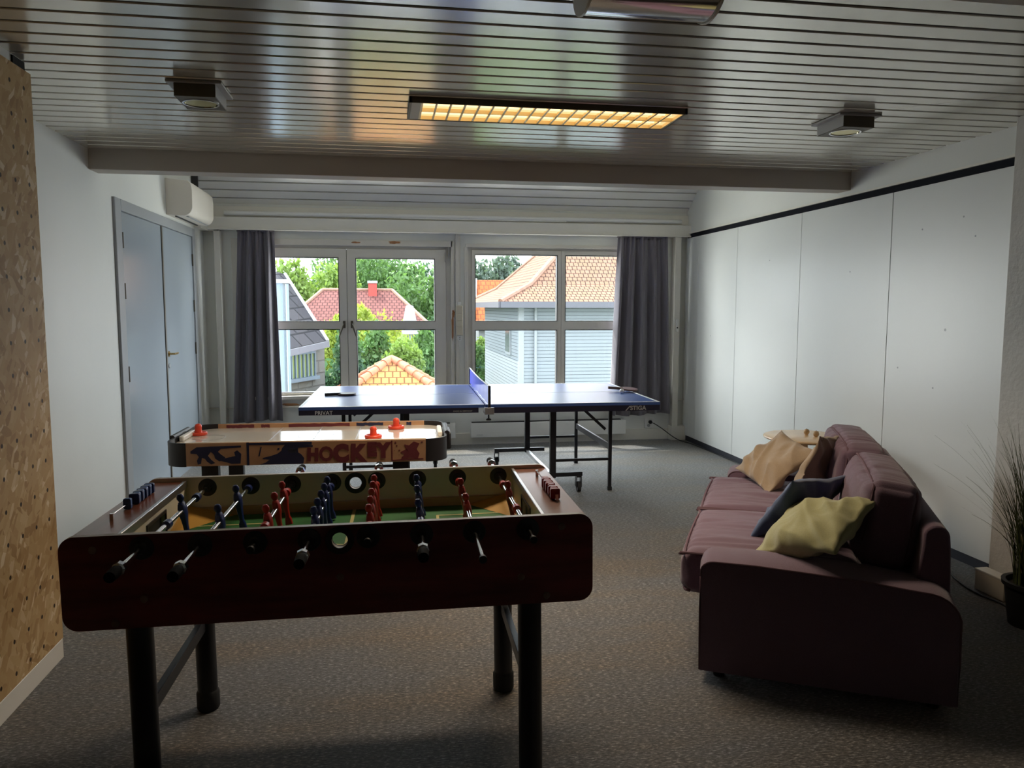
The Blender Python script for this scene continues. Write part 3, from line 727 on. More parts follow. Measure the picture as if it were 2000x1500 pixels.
# ------------------------------------------------------------ foosball table
FT = thing('foosball_table', 'dark red-brown foosball table with blue and red players, nearest the camera', 'foosball table', (-.1181, 2.5743, 0), (0, R(-.619), -.0267))
FL, FW, FH, FP = 1.483, .746, .8804, .265
RX = [-.526, -.373, -.225, -.078, .086, .238, .39, .547]; RZ = .842; HX = .007
def plate_with_holes(y0, inner):
    """side board with round rod holes and viewing port, cut from strips"""
    out = rrect(-FL/2, FL/2, FH-FP, FH, .042, 8); me = bpy.data.meshes.new('side_panel')
    bm = bmesh.new(); th = .02
    from mathutils.geometry import delaunay_2d_cdt
    V = [Vector(p) for p in out]; E = [(i, (i+1) % len(out)) for i in range(len(out))]; loops = []
    for x_ in RX: loops.append(circ(x_, RZ, .010, 12))
    loops.append(circ(HX, RZ-.005, .0235, 28))
    for L in loops:
        o_ = len(V); V += [Vector(p) for p in L]; E += [(o_+i, o_+(i+1) % len(L)) for i in range(len(L))]
    vv, ee, ff, *_ = delaunay_2d_cdt(V, E, [], 2, 1e-6)
    hs = [(x_, RZ, .0098) for x_ in RX] + [(HX, RZ-.005, .0233)]
    F = []
    for f_ in ff:
        cx = sum(vv[i].x for i in f_)/len(f_); cz = sum(vv[i].y for i in f_)/len(f_)
        if any(math.hypot(cx-a, cz-b) < r_ for a, b, r_ in hs): continue
        F.append(f_)
    a = [bm.verts.new((p.x, y0, p.y)) for p in vv]; b = [bm.verts.new((p.x, y0+th, p.y)) for p in vv]
    cnt = {}
    for f_ in F:
        bm.faces.new([a[i] for i in f_]); bm.faces.new([b[i] for i in reversed(f_)])
        for i in range(len(f_)):
            e = (f_[i], f_[(i+1) % len(f_)]); cnt[tuple(sorted(e))] = cnt.get(tuple(sorted(e)), 0)+1
    for f_ in F:
        for i in range(len(f_)):
            e = (f_[i], f_[(i+1) % len(f_)])
            if cnt[tuple(sorted(e))] == 1: bm.faces.new([a[e[0]], b[e[0]], b[e[1]], a[e[1]]])
    bmesh.ops.recalc_face_normals(bm, faces=bm.faces)
    for f_ in bm.faces:
        n = f_.normal
        if abs(n.y) < .5: f_.material_index = 1
        elif n.y*inner > .5: f_.material_index = 2
    bm.to_mesh(me); bm.free()
    for q in (M_mahog, M_edge, M_creamply): me.materials.append(q)
    o = bpy.data.objects.new('side_panel', me); col.objects.link(o); o.parent = FT
    return o
plate_with_holes(-FW/2, 1); plate_with_holes(FW/2-.02, -1)
yi = FW/2-.0205
# floor of the playfield and inner linings
PZ = .737; EX = .60
pf_ = MB().box(-EX, EX, -yi, yi, PZ-.015, PZ).build('playfield', M_green, FT)
ln = MB(); z0 = PZ+.0004; z1 = PZ+.0012
ln.box(-.012+HX, .0+HX, -yi, yi, z0, z1)
ln.ring(circ(HX, 0, .10, 40), circ(HX, 0, .092, 40), .0012, Matrix.Translation((0, 0, z0)))
for s in (-1, 1):
    xa = s*.30; ln.box(min(xa, xa+s*.01), max(xa, xa+s*.01), -.21, .21, z0, z1)
    for yy in (-.21, .20): ln.box(min(xa, s*EX), max(xa, s*EX), yy, yy+.010, z0, z1)
ln.build('field_marking', M_line, pf_)
for s in (-1, 1):
    MB().box(-EX, EX, min(s*(yi), s*(yi-.012)), max(s*yi, s*(yi-.012)), PZ, PZ+.032).build('lower_rail', M_tanply, FT, bevel=.001)
    for t in (-1, 1):
        a = (s*EX, t*(yi-.012), PZ+.045); b = (s*(EX-.17), t*(yi-.012), PZ+.001); c_ = (s*EX, t*.10, PZ+.001)
        MB().add([a, b, c_, (s*EX, t*(yi-.012), PZ)], [(0, 1, 2), (0, 2, 3), (0, 3, 1), (1, 3, 2)]).build('corner_ramp', M_yellow, FT)
    # end wall, goal mouth, top cap
    x0, x1 = sorted((s*EX, s*(EX+.012)))
    w_ = MB(); w_.box(x0, x1, -yi, -.09, PZ-.02, FH-.03); w_.box(x0, x1, .09, yi, PZ-.02, FH-.03); w_.box(x0, x1, -.09, .09, PZ+.085, FH-.03)
    w_.build('goal_wall', M_creamply, FT)
    x0, x1 = sorted((s*(EX+.012), s*(EX+.10)))
    MB().box(x0, x1, -.09, .09, PZ-.02, PZ+.08).build('goal_box', M_gasket, FT)
    g_ = MB(); xa, xb = sorted((s*(EX-.004), s*(EX)))
    g_.box(xa, xb, -.098, -.088, PZ, PZ+.093); g_.box(xa, xb, .088, .098, PZ, PZ+.093); g_.box(xa, xb, -.088, .088, PZ+.083, PZ+.093)
    g_.build('goal_frame', M_blackp, FT)
    x0, x1 = sorted((s*(FL/2-.018), s*(FL/2))); MB().box(x0, x1, -yi, yi, FH-FP+.02, FH-.03).build('end_panel', M_mahog, FT)
    x0, x1 = sorted((s*(EX-.0), s*(FL/2-.012)))
    MB().box(x0, x1, -yi, yi, FH-.03, FH-.014).build('end_cap_board', M_mahogtop, FT, bevel=.002)
    x0, x1 = sorted((s*(EX-.004), s*(EX+.008))); MB().box(x0, x1, -yi, yi, FH-.036, FH-.010).build('cap_edging', M_steel, FT, bevel=.002)
bx('underside_board', -FL/2+.02, FL/2-.02, -yi, yi, FH-FP+.012, FH-FP+.024, M_gasket, FT)
# bolts
for s in (-1, 1):
    for x_, z_ in ((-.653, .842), (-.527, .697), (-.606, .632), (.005, .729), (.648, .845), (.526, .699), (.602, .638)):
        MB().lathe([(.0, 0), (.011, 0), (.010, .003), (.004, .005), (0, .005)], seg=14, T=Matrix.Translation((x_, s*FW/2, z_)) @ Matrix.Rotation(PI/2*(1 if s < 0 else -1), 4, 'X')).build('bolt_cap', mat('bolt_cap_brown', (.22, .14, .11), .5), FT)
# viewing port rims and rod bushings
for s in (-1, 1):
    for side in (1, -1):      # outer, inner face
        yy = s*(FW/2 if side > 0 else yi+.001); dr = s*side
        T_ = Matrix.Translation((HX, yy, RZ-.005)) @ Matrix.Rotation(-PI/2*dr, 4, 'X')
        MB().ring(circ(0, 0, .040, 32), circ(0, 0, .0225, 32), .004, T_).build('port_rim', M_blackp, FT)
        for x_ in RX:
            T_ = Matrix.Translation((x_, yy, RZ)) @ Matrix.Rotation(-PI/2*dr, 4, 'X')
            MB().lathe([(.0082, 0), (.033, 0), (.032, .003), (.018, .005), (.014, .012), (.0082, .012)], seg=28, T=T_).build('bushing', M_blackp, FT)
# players
def player_mesh(m_, name):
    b = MB()
    b.lathe([(0, .055), (.007, .053), (.0115, .045), (.0115, .038), (.008, .031), (.006, .028), (.006, .02)], seg=14)
    secs = [(.028, .010, .008), (.022, .017, .010), (.008, .018, .013), (-.012, .018, .013), (-.03, .014, .010), (-.050, .011, .008), (-.072, .010, .0075), (-.080, .0115, .011), (-.099, .0115, .013)]
    seg = 12; vs = []
    for z, wy, wx in secs:
        for i in range(seg):
            a = 2*PI*i/seg; ca, sa_ = math.cos(a), math.sin(a)
            vs.append((wx*math.copysign(abs(ca)**.6, ca), wy*math.copysign(abs(sa_)**.6, sa_), z))
    fs = [(k*seg+i, k*seg+(i+1) % seg, (k+1)*seg+(i+1) % seg, (k+1)*seg+i) for k in range(len(secs)-1) for i in range(seg)] + [tuple(range(seg)), tuple(range((len(secs)-1)*seg, len(secs)*seg))]
    b.add(vs, fs); o = b.build(name, m_); return o
pb = player_mesh(M_blue, 'player'); pr_ = player_mesh(M_red, 'player'); col.objects.unlink(pb); col.objects.unlink(pr_)
bump = MB().tube((0, -.014, 0), (0, .014, 0), .014, 16).build('bumper', M_blue); col.objects.unlink(bump)
bumpr = bump.copy(); bumpr.data = bump.data.copy(); bumpr.data.materials[0] = M_red
hn = MB(); hn.lathe([(.0, 0), (.010, 0), (.0175, .004), (.0185, .020), (.010, .026), (.0, .026)], seg=8, T=Matrix.Rotation(-PI/2, 4, 'X')); ferr = hn.build('ferrule', M_chrome); col.objects.unlink(ferr)
hn = MB(); hn.lathe([(.0, 0), (.012, 0), (.015, .008), (.0155, .03), (.014, .055), (.0, .06)], seg=16, T=Matrix.Rotation(PI/2, 4, 'X')); grip = hn.build('handle', mat('grip_black', (.003, .003, .004), .8, spec=.1)); col.objects.unlink(grip)
# (x, colour, men y, tilt deg, near end, far end, handle side)
spec = [(-.526, 'b', [0.03], 8, -.555, .42, -1), (-.373, 'b', [-.13, .13], 8, -.575, .42, -1), (-.225, 'r', [-.16, .0, .16], 8, -.44, .60, 1),
        (-.078, 'b', [-.21, -.105, 0, .105, .21], 6, -.53, .42, -1), (.086, 'r', [-.21, -.105, 0, .105, .21], 6, -.42, .60, 1),
        (.238, 'b', [-.17, .02, .19], 8, -.53, .42, -1), (.39, 'r', [-.12, .10], 8, -.62, .60, 1), (.547, 'r', [.03], 8, -.475, .60, 1)]
for x_, c_, men, tl, n0, f0, hs in spec:
    rod = MB(); rod.tube((x_, n0, RZ), (x_, f0, RZ), .0078, 16)
    ro = rod.build('rod', M_chrome, FT)
    P0 = pb if c_ == 'b' else pr_; B0 = bump if c_ == 'b' else bumpr
    for yy in men:
        q = P0.copy(); col.objects.link(q); q.parent = ro; q.location = (x_, yy, RZ); q.rotation_euler = (0, R(-tl), 0)
    mm = max(men); 
    for yy in ([mm+.17, min(men)-.17] if len(men) < 3 else [min(yi-.03, mm+.06), -min(yi-.03, mm+.06)]):
        q = B0.copy(); col.objects.link(q); q.parent = ro; q.location = (x_, yy, RZ)
    ye = n0 if hs < 0 else f0; s = hs
    q = ferr.copy(); col.objects.link(q); q.parent = ro; q.location = (x_, ye if s < 0 else ye-.026, RZ)
    if s < 0: q.location = (x_, ye, RZ)
    q = grip.copy(); col.objects.link(q); q.parent = ro
    q.location = (x_, ye, RZ); q.rotation_euler = (0, 0, 0 if s < 0 else PI)
    e2 = f0 if s < 0 else n0
    MB().tube((x_, e2-.006, RZ), (x_, e2+.006, RZ), .0105, 14).build('end_stop', M_blackp, ro)
# score counters on the end caps
for s, mm, mr_ in ((-1, M_bluel, M_blue), (1, M_redd, M_redd)):
    xs_ = s*(EX+.075); zc = FH+.004
    rd = MB(); rd.tube((xs_, -.16, zc), (xs_, .22, zc), .0022, 8); rd.box(xs_-.005, xs_+.005, .215, .222, FH-.014, zc+.004); rd.box(xs_-.005, xs_+.005, -.165, -.158, FH-.014, zc+.004)
    ro = rd.build('score_rail', M_chrome, FT)
    ys = [-.03-.006+.0185*k for k in range(9)] + [-.075] if s < 0 else [-.13+.0185*k for k in range(3)] + [-.065+.0185*k for k in range(7)]
    if s < 0: ys = [.04+.0185*k for k in range(9)] + [-.025]
    for k, yy in enumerate(ys):
        sc_ = .74 if k % 2 else 1.0
        MB().prism(rrect(-.016*sc_, .016*sc_, -.017, .017, .005, 3), .014, Matrix.Translation((xs_, yy+.007, zc)) @ TXZ).build('score_bead', mm if k % 2 or s > 0 else mr_, ro, bevel=.001)
# legs with feet and cross bars
for sx in (-1, 1):
    for sy in (-1, 1):
        xx, yy = sx*.556, sy*.335; dz = -xx*math.sin(R(.619))
        l = MB(); l.tube((xx, yy, dz+.012), (xx, yy, FH-FP+.015), .036, 24); lo = l.build('leg', M_black, FT)
        MB().lathe([(.0, dz+0), (.036, dz+0), (.041, dz+.01), (.041, dz+.065), (.036, dz+.075)], (xx, yy, 0), 24).build('foot', M_rubber, lo)
    MB().bar((sx*.556, -.32, .34), (sx*.556, .32, .34), .022, .045).build('cross_bar', M_black, FT, bevel=.002)

# ------------------------------------------------------------ air hockey table
HT = thing('air_hockey_table', 'air hockey table with tan HOCKEY printed sides and black rounded ends', 'air hockey table', (-.381, 4.441, 0), (0, 0, -.039))
HL, HW, HH, HP = 1.446, .678, .80, .119
pfh = MB().prism(rrect(-HL/2+.015, HL/2-.015, -HW/2+.012, HW/2-.012, .12, 8), .012, Matrix.Translation((0, 0, .762))).build('playfield', M_hockeytop, HT)
lh = MB(); zz = .7741
lh.box(-.004, .004, -HW/2+.02, HW/2-.02, zz, zz+.0006)
for x_ in (-.23, .23): lh.box(x_-.003, x_+.003, -HW/2+.02, HW/2-.02, zz, zz+.0006)
for x_ in (-.58, .58): lh.ring(circ(x_, 0, .09, 40), circ(x_, 0, .085, 40), .0006, Matrix.Translation((0, 0, zz)))
lh.ring(circ(0, 0, .10, 40), circ(0, 0, .095, 40), .0006, Matrix.Translation((0, 0, zz)))
lh.build('field_marking', mat('pale_grey_line', (.32, .33, .38), .3), pfh)
MB().prism(rrect(-HL/2+.02, HL/2-.02, -HW/2+.014, HW/2-.014, .12, 8), .07, Matrix.Translation((0, 0, .69))).build('blower_box', M_gasket, HT)
xe = HL/2-.115
for s in (-1, 1):
    y0, y1 = sorted((s*HW/2, s*(HW/2-.012)))
    pn = MB().box(-xe, xe, y0, y1, HH-HP, HH).build('side_panel', M_hprint, HT, bevel=.002)
    # printed graphics, on the outer face (near side) or the inner face (far side)
    yo = -HW/2-.0008 if s < 0 else HW/2-.0128
    def dec(name, poly, m_, z0=HH-HP):
        MB().prism([(x, z0+z) for x, z in poly], .0008, Matrix.Translation((0, yo+.0008, 0)) @ TXZ).build(name, m_, pn)
    def sc_poly(poly, ox, oz, k): return [(ox+x*k, oz+z*k) for x, z in poly]
    if s < 0:
        dec('printed_border', [(-.30-.008, .0), (-.30+.004, .0), (-.30+.004, HP), (-.308, HP)], M_hblue)
        dec('printed_border', [(-.30, HP-.014), (.02, HP-.018), (.02, HP-.002), (-.30, HP-.002)], M_hblue)
        # pair of players with raised sticks
        dec('printed_player', sc_poly([(0, .075), (.03, .095), (.10, .098), (.25, .100), (.25, .090), (.15, .085), (.135, .07), (.15, .055), (.17, .04), (.165, .025), (.14, .02), (.12, .035), (.115, .055), (.10, .07), (.085, .05), (.10, .03), (.12, .012), (.10, .005), (.08, .02), (.07, .035), (.055, .04), (.05, .01), (.035, .005), (.03, .025), (.04, .045), (.03, .06), (.0, .063)], -.585, .004, 1), M_hblue)
        dec('printed_player', sc_poly([(0, .0), (.045, .0), (.05, .05), (.03, .07), (.015, .06), (.02, .04), (-.03, .03), (-.05, .015), (-.03, .01)], -.385, .010, 1), M_hblue)
        # goalkeeper half figure with stick
        dec('printed_goalkeeper', sc_poly([(-.12, 0), (.10, 0), (.105, .03), (.09, .05), (.075, .06), (.075, .085), (.15, .088), (.15, .096), (.06, .102), (.01, .102), (-.005, .085), (-.01, .07), (-.03, .055), (-.06, .045), (-.105, .035), (-.10, .028), (-.07, .025), (-.09, .01)], -.125, .002, 1), M_hblue)
        dec('printed_mark', sc_poly([(0, 0), (.006, .0), (.018, .05), (.012, .05)], -.25, .045, 1), M_hblue)
        dec('printed_mark', sc_poly([(0, 0), (.010, .002), (.012, .013), (.002, .012)], -.155, .075, 1), M_hblue)
        dec('printed_face_mask', sc_poly([(-.02, 0), (.02, 0), (.024, .018), (-.022, .018)], -.08, .062, 1), mat('print_grey', (.12, .13, .15), .6))
        # big lettering
        xx = -.006
        for ch, sz, dz, bd, wx in (('H', .088, .0, .006, .90), ('O', .104, -.004, .004, .86), ('C', .118, -.008, .009, .92), ('K', .118, -.006, .008, .90), ('E', .092, .018, .008, .94), ('Y', .100, .010, .008, .96)):
            T_ = Matrix.Translation((xx, yo-.0004, HH-HP+.020+dz)) @ TXZ @ Matrix.Rotation(R(random.uniform(-2, 2)), 4, 'Z')
            ob_ = text('printed_letter', ch, sz, M_hred, pn, T_, .0003, bd, 0, wx)
            w__ = max(v.co.x for v in ob_.data.vertices)-min(v.co.x for v in ob_.data.vertices); xx += w__+.002
        random.seed(11)
        dec('printed_border', [(.428, .006), (.434, .006), (.434, HP-.004), (.428, HP-.004)], M_hred)
        dec('printed_border', [(.434, .006), (.595, .012), (.595, .018), (.434, .012)], M_hred)
        dec('printed_player', sc_poly([(0, .0), (.05, .01), (.09, .0), (.10, .03), (.085, .055), (.10, .085), (.07, .095), (.045, .075), (.02, .08), (.03, .055), (.0, .04), (.02, .025)], .475, .012, 1), M_hred)
        for k in range(16):
            a, b = random.uniform(.44, .585), random.uniform(.015, .10); q = random.uniform(.003, .009)
            dec('printed_speckle', sc_poly([(0, 0), (1, .3), (.6, 1.1), (-.2, .7)], a, b, q), M_hred)
    else:
        random.seed(5)
        for x_, w__, m_ in ((-.56, .16, M_hred), (-.36, .05, M_hred), (-.2, .36, M_hred), (.20, .16, M_hblue), (.42, .04, M_hblue), (.5, .03, M_hblue)):
            n_ = 12; po = [(x_+w__*i/n_, HP-.004-random.uniform(0, .004)) for i in range(n_+1)] + [(x_+w__*(1-i/n_), HP-.022-random.uniform(0, .006)) for i in range(n_+1)]
            dec('printed_graphic', po, m_)
# black curved ends
for s in (-1, 1):
    n_ = 10; R_ = .110; pts_o = []; pts_i = []
    def arcp(r, off):
        p = [(xe, -HW/2+off)]
        for k in range(n_+1):
            a = R(-90+90*k/n_); p.append((HL/2-R_+(R_-off)*math.cos(a)-0, -HW/2+R_+(R_-off)*math.sin(a)))
        q = [(x, -y) for x, y in reversed(p)]; return p+q
    o_ = arcp(0, 0); i_ = arcp(0, .012); poly = o_+list(reversed(i_)); poly = [(s*x, y) for x, y in poly]
    end = MB().prism(poly, HP+.003, Matrix.Translation((0, 0, HH-HP-.002))).build('rounded_end', M_blackp, HT)
    g = MB(); x0, x1 = sorted((s*(HL/2-.02), s*(HL/2+.03))); g.box(x0, x1, -.11, .11, .70, .795); go = g.build('goal_box', M_blackp, HT, bevel=.01)
    g = MB(); x0, x1 = sorted((s*(HL/2-.045), s*(HL/2-.02))); g.box(x0, x1, -.12, .12, .775, .803); g.build('goal_bracket', M_white, go, bevel=.006)
    MB().tube((s*(HL/2+.005), -.15, .80), (s*(HL/2+.005), .15, .80), .014, 12).build('score_slider', M_blackp, HT)
MB().tube((-xe, -HW/2+.006, HH+.001), (xe, -HW/2+.006, HH+.001), .004, 8).build('rim_moulding', M_trim, HT)
for s in (-1, 1):
    for t in (-1, 1):
        lx = -.50 if s < 0 else .475
        lo = MB().box(lx-.042, lx+.042, t*.29-.025, t*.29+.025, .02, .69).build('leg', M_black, HT, bevel=.004)
        MB().lathe([(0, 0), (.028, 0), (.03, .02), (.012, .024)], (lx, t*.29, 0), 16).build('foot', M_rubber, lo)
    MB().box(lx-.02, lx+.02, -.265, .265, .20, .28).build('leg_panel', M_black, HT, bevel=.003)
def mallet(x, y, label):
    t_ = thing('air_hockey_mallet', label, 'mallet', (x, y, .7745), group='orange-red mallets on the air hockey table')
    MB().lathe([(0, 0), (.044, 0), (.048, .004), (.048, .014), (.044, .018), (.036, .017), (.028, .010), (.022, .011), (.019, .02), (.018, .04), (.0195, .048), (.017, .058), (.009, .064), (0, .065)], seg=32).build('mallet_body', M_puckred, t_)
mallet(-1.035, 4.56, 'orange-red mallet lying by the left goal of the air hockey table')
mallet(-.062, 4.31, 'orange-red mallet nearer the front edge, above the letters of the air hockey table')
mallet(.068, 4.62, 'orange-red mallet by the far rim of the air hockey table, in the bright reflection')

# ------------------------------------------------------------ table tennis table
TT = thing('table_tennis_table', 'dark blue folding table tennis table with black steel frame in front of the windows', 'table tennis table', (-.6192, 5.8151, 0), (0, 0, -.02663))
TL, TD, TH = 2.74, 1.525, .76
for s in (0, 1):
    x0 = s*(TL/2+.004); x1 = TL/2-.004 if s == 0 else TL
    bd = MB().box(x0, x1, 0, TD, TH-.022, TH).build('table_top', M_navy, TT)
    l = MB(); a, b = TH+.0003, TH+.0011
    l.box(x0, x1, 0.0, .02, a, b); l.box(x0, x1, TD-.02, TD, a, b); l.box(x0, x1, TD/2-.0015, TD/2+.0015, a, b)
    xx = x0 if s == 0 else x1-.02; l.box(xx, xx+.02, .02, TD-.02, a, b)
    l.build('boundary_line', M_wline, bd)
    ap = MB(); h = .066 if s else .060
    xa, xb = (x0, x1-.045) if s == 0 else (x0+.03, x1)
    ap.box(xa, xb, 0, .022, TH-h, TH-.022); ap.box(xa, xb, TD-.022, TD, TH-h, TH-.022)
    xx = x0 if s == 0 else x1-.022; ap.box(xx, xx+.022, .022, TD-.022, TH-h, TH-.022); xx = x1-.07 if s == 0 else x0+.05; ap.box(xx, xx+.02, .022, TD-.022, TH-h, TH-.022)
    apo = ap.build('apron', M_navyedge, TT, bevel=.001)
    if s == 0:
        text('lettering', 'PRIVAT', .040, M_wline, apo, Matrix.Translation((.115, -.0008, TH-.056)) @ TXZ, .0003, .0002)
        text('lettering', 'MADE IN GERMANY', .016, M_doorf, apo, Matrix.Translation((1.13, -.0008, TH-.052)) @ TXZ, .0003, 0)
    else:
        text('lettering', 'STIGA', .046, M_lampg, apo, Matrix.Translation((2.50, -.0008, TH-.060)) @ TXZ, .0003, .0014, .0, 1.02)
        sw = MB().prism([(2.462, TH-.064), (2.472, TH-.064), (2.505, TH-.028), (2.495, TH-.028)], .0008, Matrix.Translation((0, -.0, 0)) @ TXZ).build('logo_slash', M_lampg, apo)
inv = Matrix.Rotation(.02663, 4, 'Z') @ Matrix.Translation((.6192, -5.8151, 0))
def W(x, y, z): return inv @ Vector((x, y, z))
def mirror(x): return 1.502-x
def half(fx, full):
    yn, yf_ = 6.05, 7.18
    for yy, bb in ((yn, 1), (yf_, 0)):
        MB().bar(W(fx(1.335), yy, .12), W(fx(1.335), yy, TH-.06), .048, .048, up=(0, 1, 0)).build('inner_leg', M_black, TT, bevel=.003)
        lo = MB().bar(W(fx(1.812), yy, .02), W(fx(1.812), yy, TH-.06), .028, .028, up=(0, 1, 0)).build('leg', M_black, TT, bevel=.002)
        MB().bar(W(fx(1.812), yy, 0), W(fx(1.812), yy, .03), .034, .034, up=(0, 1, 0)).build('foot', M_rubber, lo)
        MB().bar(W(fx(1.335), yy, .26), W(fx(1.812), yy, .26), .018, .022).build('stretcher', M_black, TT, bevel=.002)
        st = MB().bar(W(fx(1.56), yy+.03, .70), W(fx(1.78), yy+.03, .50), .012, .022).build('folding_strut', M_black, TT)
        xe0, xe1 = (1.02, 1.58) if yy == yn else (1.02, 1.50)
        MB().bar(W(fx(xe0), yy-.0, .145), W(fx(xe1), yy, .145), .038, .034).build('castor_arm', M_black, TT, bevel=.002)
        for xc in ((xe0+.02, xe1-.03) if yy == yn else (xe0+.02,)):
            c_ = thing_part('castor', fx(xc), yy)
    MB().bar(W(fx(1.812), yn, .36), W(fx(1.812), yf_, .36), .016, .05).build('side_rail', M_black, TT, bevel=.002)
    MB().bar(W(fx(1.335), yn, .13), W(fx(1.335), yf_, .13), .03, .03).build('base_rail', M_steel, TT, bevel=.002)
def thing_part(name, x, y):
    p = W(x, y, 0)
    f_ = MB(); f_.box(p.x-.022, p.x-.017, p.y-.035, p.y+.03, .04, .125); f_.box(p.x+.017, p.x+.022, p.y-.035, p.y+.03, .04, .125); f_.box(p.x-.022, p.x+.022, p.y-.025, p.y+.025, .118, .13)
    f_.box(p.x-.03, p.x-.02, p.y-.06, p.y-.03, .085, .095)
    o = f_.build(name, M_black, TT, bevel=.002)
    MB().tube((p.x-.014, p.y-.008, .042), (p.x+.014, p.y-.008, .042), .042, 24).build('wheel', M_rubber, o); return o
half(lambda x: x, True); half(mirror, False)
# net with posts and screw clamps
nx = 1.37+.022
ny0, ny1 = -.10, TD+.10
vs = []; fs = []; n_ = 40
for i in range(n_+1):
    yy = ny0+(ny1-ny0)*i/n_; sag = .012*math.sin(PI*i/n_)
    vs += [(nx+.003*math.sin(i*.9), yy, TH+.004), (nx, yy, TH+.1525-sag)]
for i in range(n_): fs.append((2*i, 2*i+2, 2*i+3, 2*i+1))
net = MB().add(vs, fs).build('net', M_net, TT)
tp = MB().path([(nx, ny0+(ny1-ny0)*i/20, TH+.150-.012*math.sin(PI*i/20)) for i in range(21)], .005, 8).build('net_tape', M_wline, net)
for yy, sg in ((ny0, 1), (ny1, -1)):
    p = MB(); p.box(nx-.010, nx+.010, yy-.008, yy+.008, TH-.05, TH+.1525); po = p.build('net_post', M_black, TT, bevel=.002)
    q = MB(); q.box(nx-.035, nx+.035, min(yy, yy+sg*.12), max(yy, yy+sg*.12), TH-.062, TH-.044); q.box(nx-.035, nx+.035, min(yy-sg*.01, yy+sg*.002), max(yy-sg*.01, yy+sg*.002), TH-.062, TH-.01); q.build('clamp', M_steel, po, bevel=.002)
    q = MB(); q.tube((nx, yy+sg*.05, TH-.10), (nx, yy+sg*.05, TH-.05), .006, 10); q.lathe([(0, 0), (.018, 0), (.02, .006), (.012, .014), (0, .014)], (nx, yy+sg*.05, TH-.112), 14); q.build('clamp_screw', M_blackp, po)
# bats and ball
def bat(label, loc, rot, m1, m2):
    t_ = thing('table_tennis_bat', label, 'bat', loc, rot, 'bats on the table tennis table')
    bl = [(.078+.078*math.cos(R(a))*1.0, .075*math.sin(R(a))) for a in range(-150, 151, 10)] + [(.005, .016), (.005, -.016)]
    MB().prism(bl, .006, Matrix.Translation((0, 0, .004))).build('blade', M_batw, t_)
    MB().prism([(x*.97+.006, y*.97) for x, y in bl[:-2]], .003, Matrix.Translation((0, 0, .0101))).build('rubber_face', m1, t_)
    MB().prism([(x*.97+.006, y*.97) for x, y in bl[:-2]], .003, Matrix.Translation((0, 0, .0009))).build('rubber_face', m2, t_)
    MB().prism([(.03, .013), (-.02, .013), (-.085, .015), (-.10, .017), (-.10, -.017), (-.085, -.015), (-.02, -.013), (.03, -.013)], .022, Matrix.Translation((0, 0, -.004))).build('handle', m2 if m1 is M_batb else M_batw, t_, bevel=.004)
bat('maroon table tennis bat resting on a white ball at the right of the blue table', (2.02, 6.48, .7615+.022), (R(4), R(4), R(-10)), M_batr, M_batr)
bat('black table tennis bat lying flat on the left half of the blue table', (-.385, 6.56, .7615+.004), (0, 0, R(8)), M_batb, M_batb)
bl_ = thing('table_tennis_ball', 'white table tennis ball under the maroon bat', 'ball', (2.0, 6.35, .7611))
MB().lathe([(.02*math.sin(PI*k/14), .02-.02*math.cos(PI*k/14)) for k in range(15)], seg=20).build('ball_shell', M_ball, bl_)

# ------------------------------------------------------------ sofa
SO = thing('sofa', 'mauve linen sofa seen from its end, standing askew by the right wall', 'sofa', (1.234, 2.832, 0), (0, 0, R(-28.2)))
prof = [(0, .045), (-.004, .30), (-.004, .43)] + [(.046-.05*math.cos(R(a)), .447+.045*math.sin(R(a))) for a in range(10, 91, 16)] + \
       [(.2, .493), (.432, .484), (.62, .474), (.74, .462)] + [(.80+.115*math.sin(R(a)), .345+.112*math.cos(R(a))) for a in range(8, 91, 14)] + [(.916, .20), (.914, .045)]
def arm(y0, y1, name):
    secs = [(y0, 1.0, 0), (y0+.004, 1.0, .002), (y0+.03, 1.0, .012), (y0+.10, 1.0, .02), (y1-.03, 1.0, .018), (y1-.004, 1.0, .010), (y1, 1.0, .0)]
    vs = []; N_ = len(prof)
    for yy, k, dz in secs:
        e = .012 if yy in (y0, y1) else 0
        for x_, z_ in prof:
            cx, cz = .45, .25; dx, dz_ = x_-cx, z_-cz; L = math.hypot(dx, dz_)
            g = dz*(1 if z_ > .4 else .4) - e
            if z_ < .1: g = min(g, 0)*0
            vs.append((x_+dx/L*g*.6, yy, z_+dz_/L*g if z_ > .1 else z_))
    M_ = len(secs)
    fs = [(k*N_+i, k*N_+(i+1) % N_, (k+1)*N_+(i+1) % N_, (k+1)*N_+i) for k in range(M_-1) for i in range(N_)] + [tuple(range(N_)), tuple(range((M_-1)*N_, M_*N_))]
    o = MB().add(vs, fs).build(name, M_sofa, SO, smooth=50)
    for yy in (y0, y1):
        MB().path([(x_+(x_-.45)*.004, yy+(.004 if yy == y0 else -.004), z_+(.001)) for x_, z_ in prof], .004, 6).build('arm_piping', M_sofas, o)
    return o
arm(0, .205, 'arm'); arm(1.795, 2.0, 'arm')
bx('sofa_base', .02, .90, .20, 1.80, .07, .27, M_sofa, SO, bevel=.01)
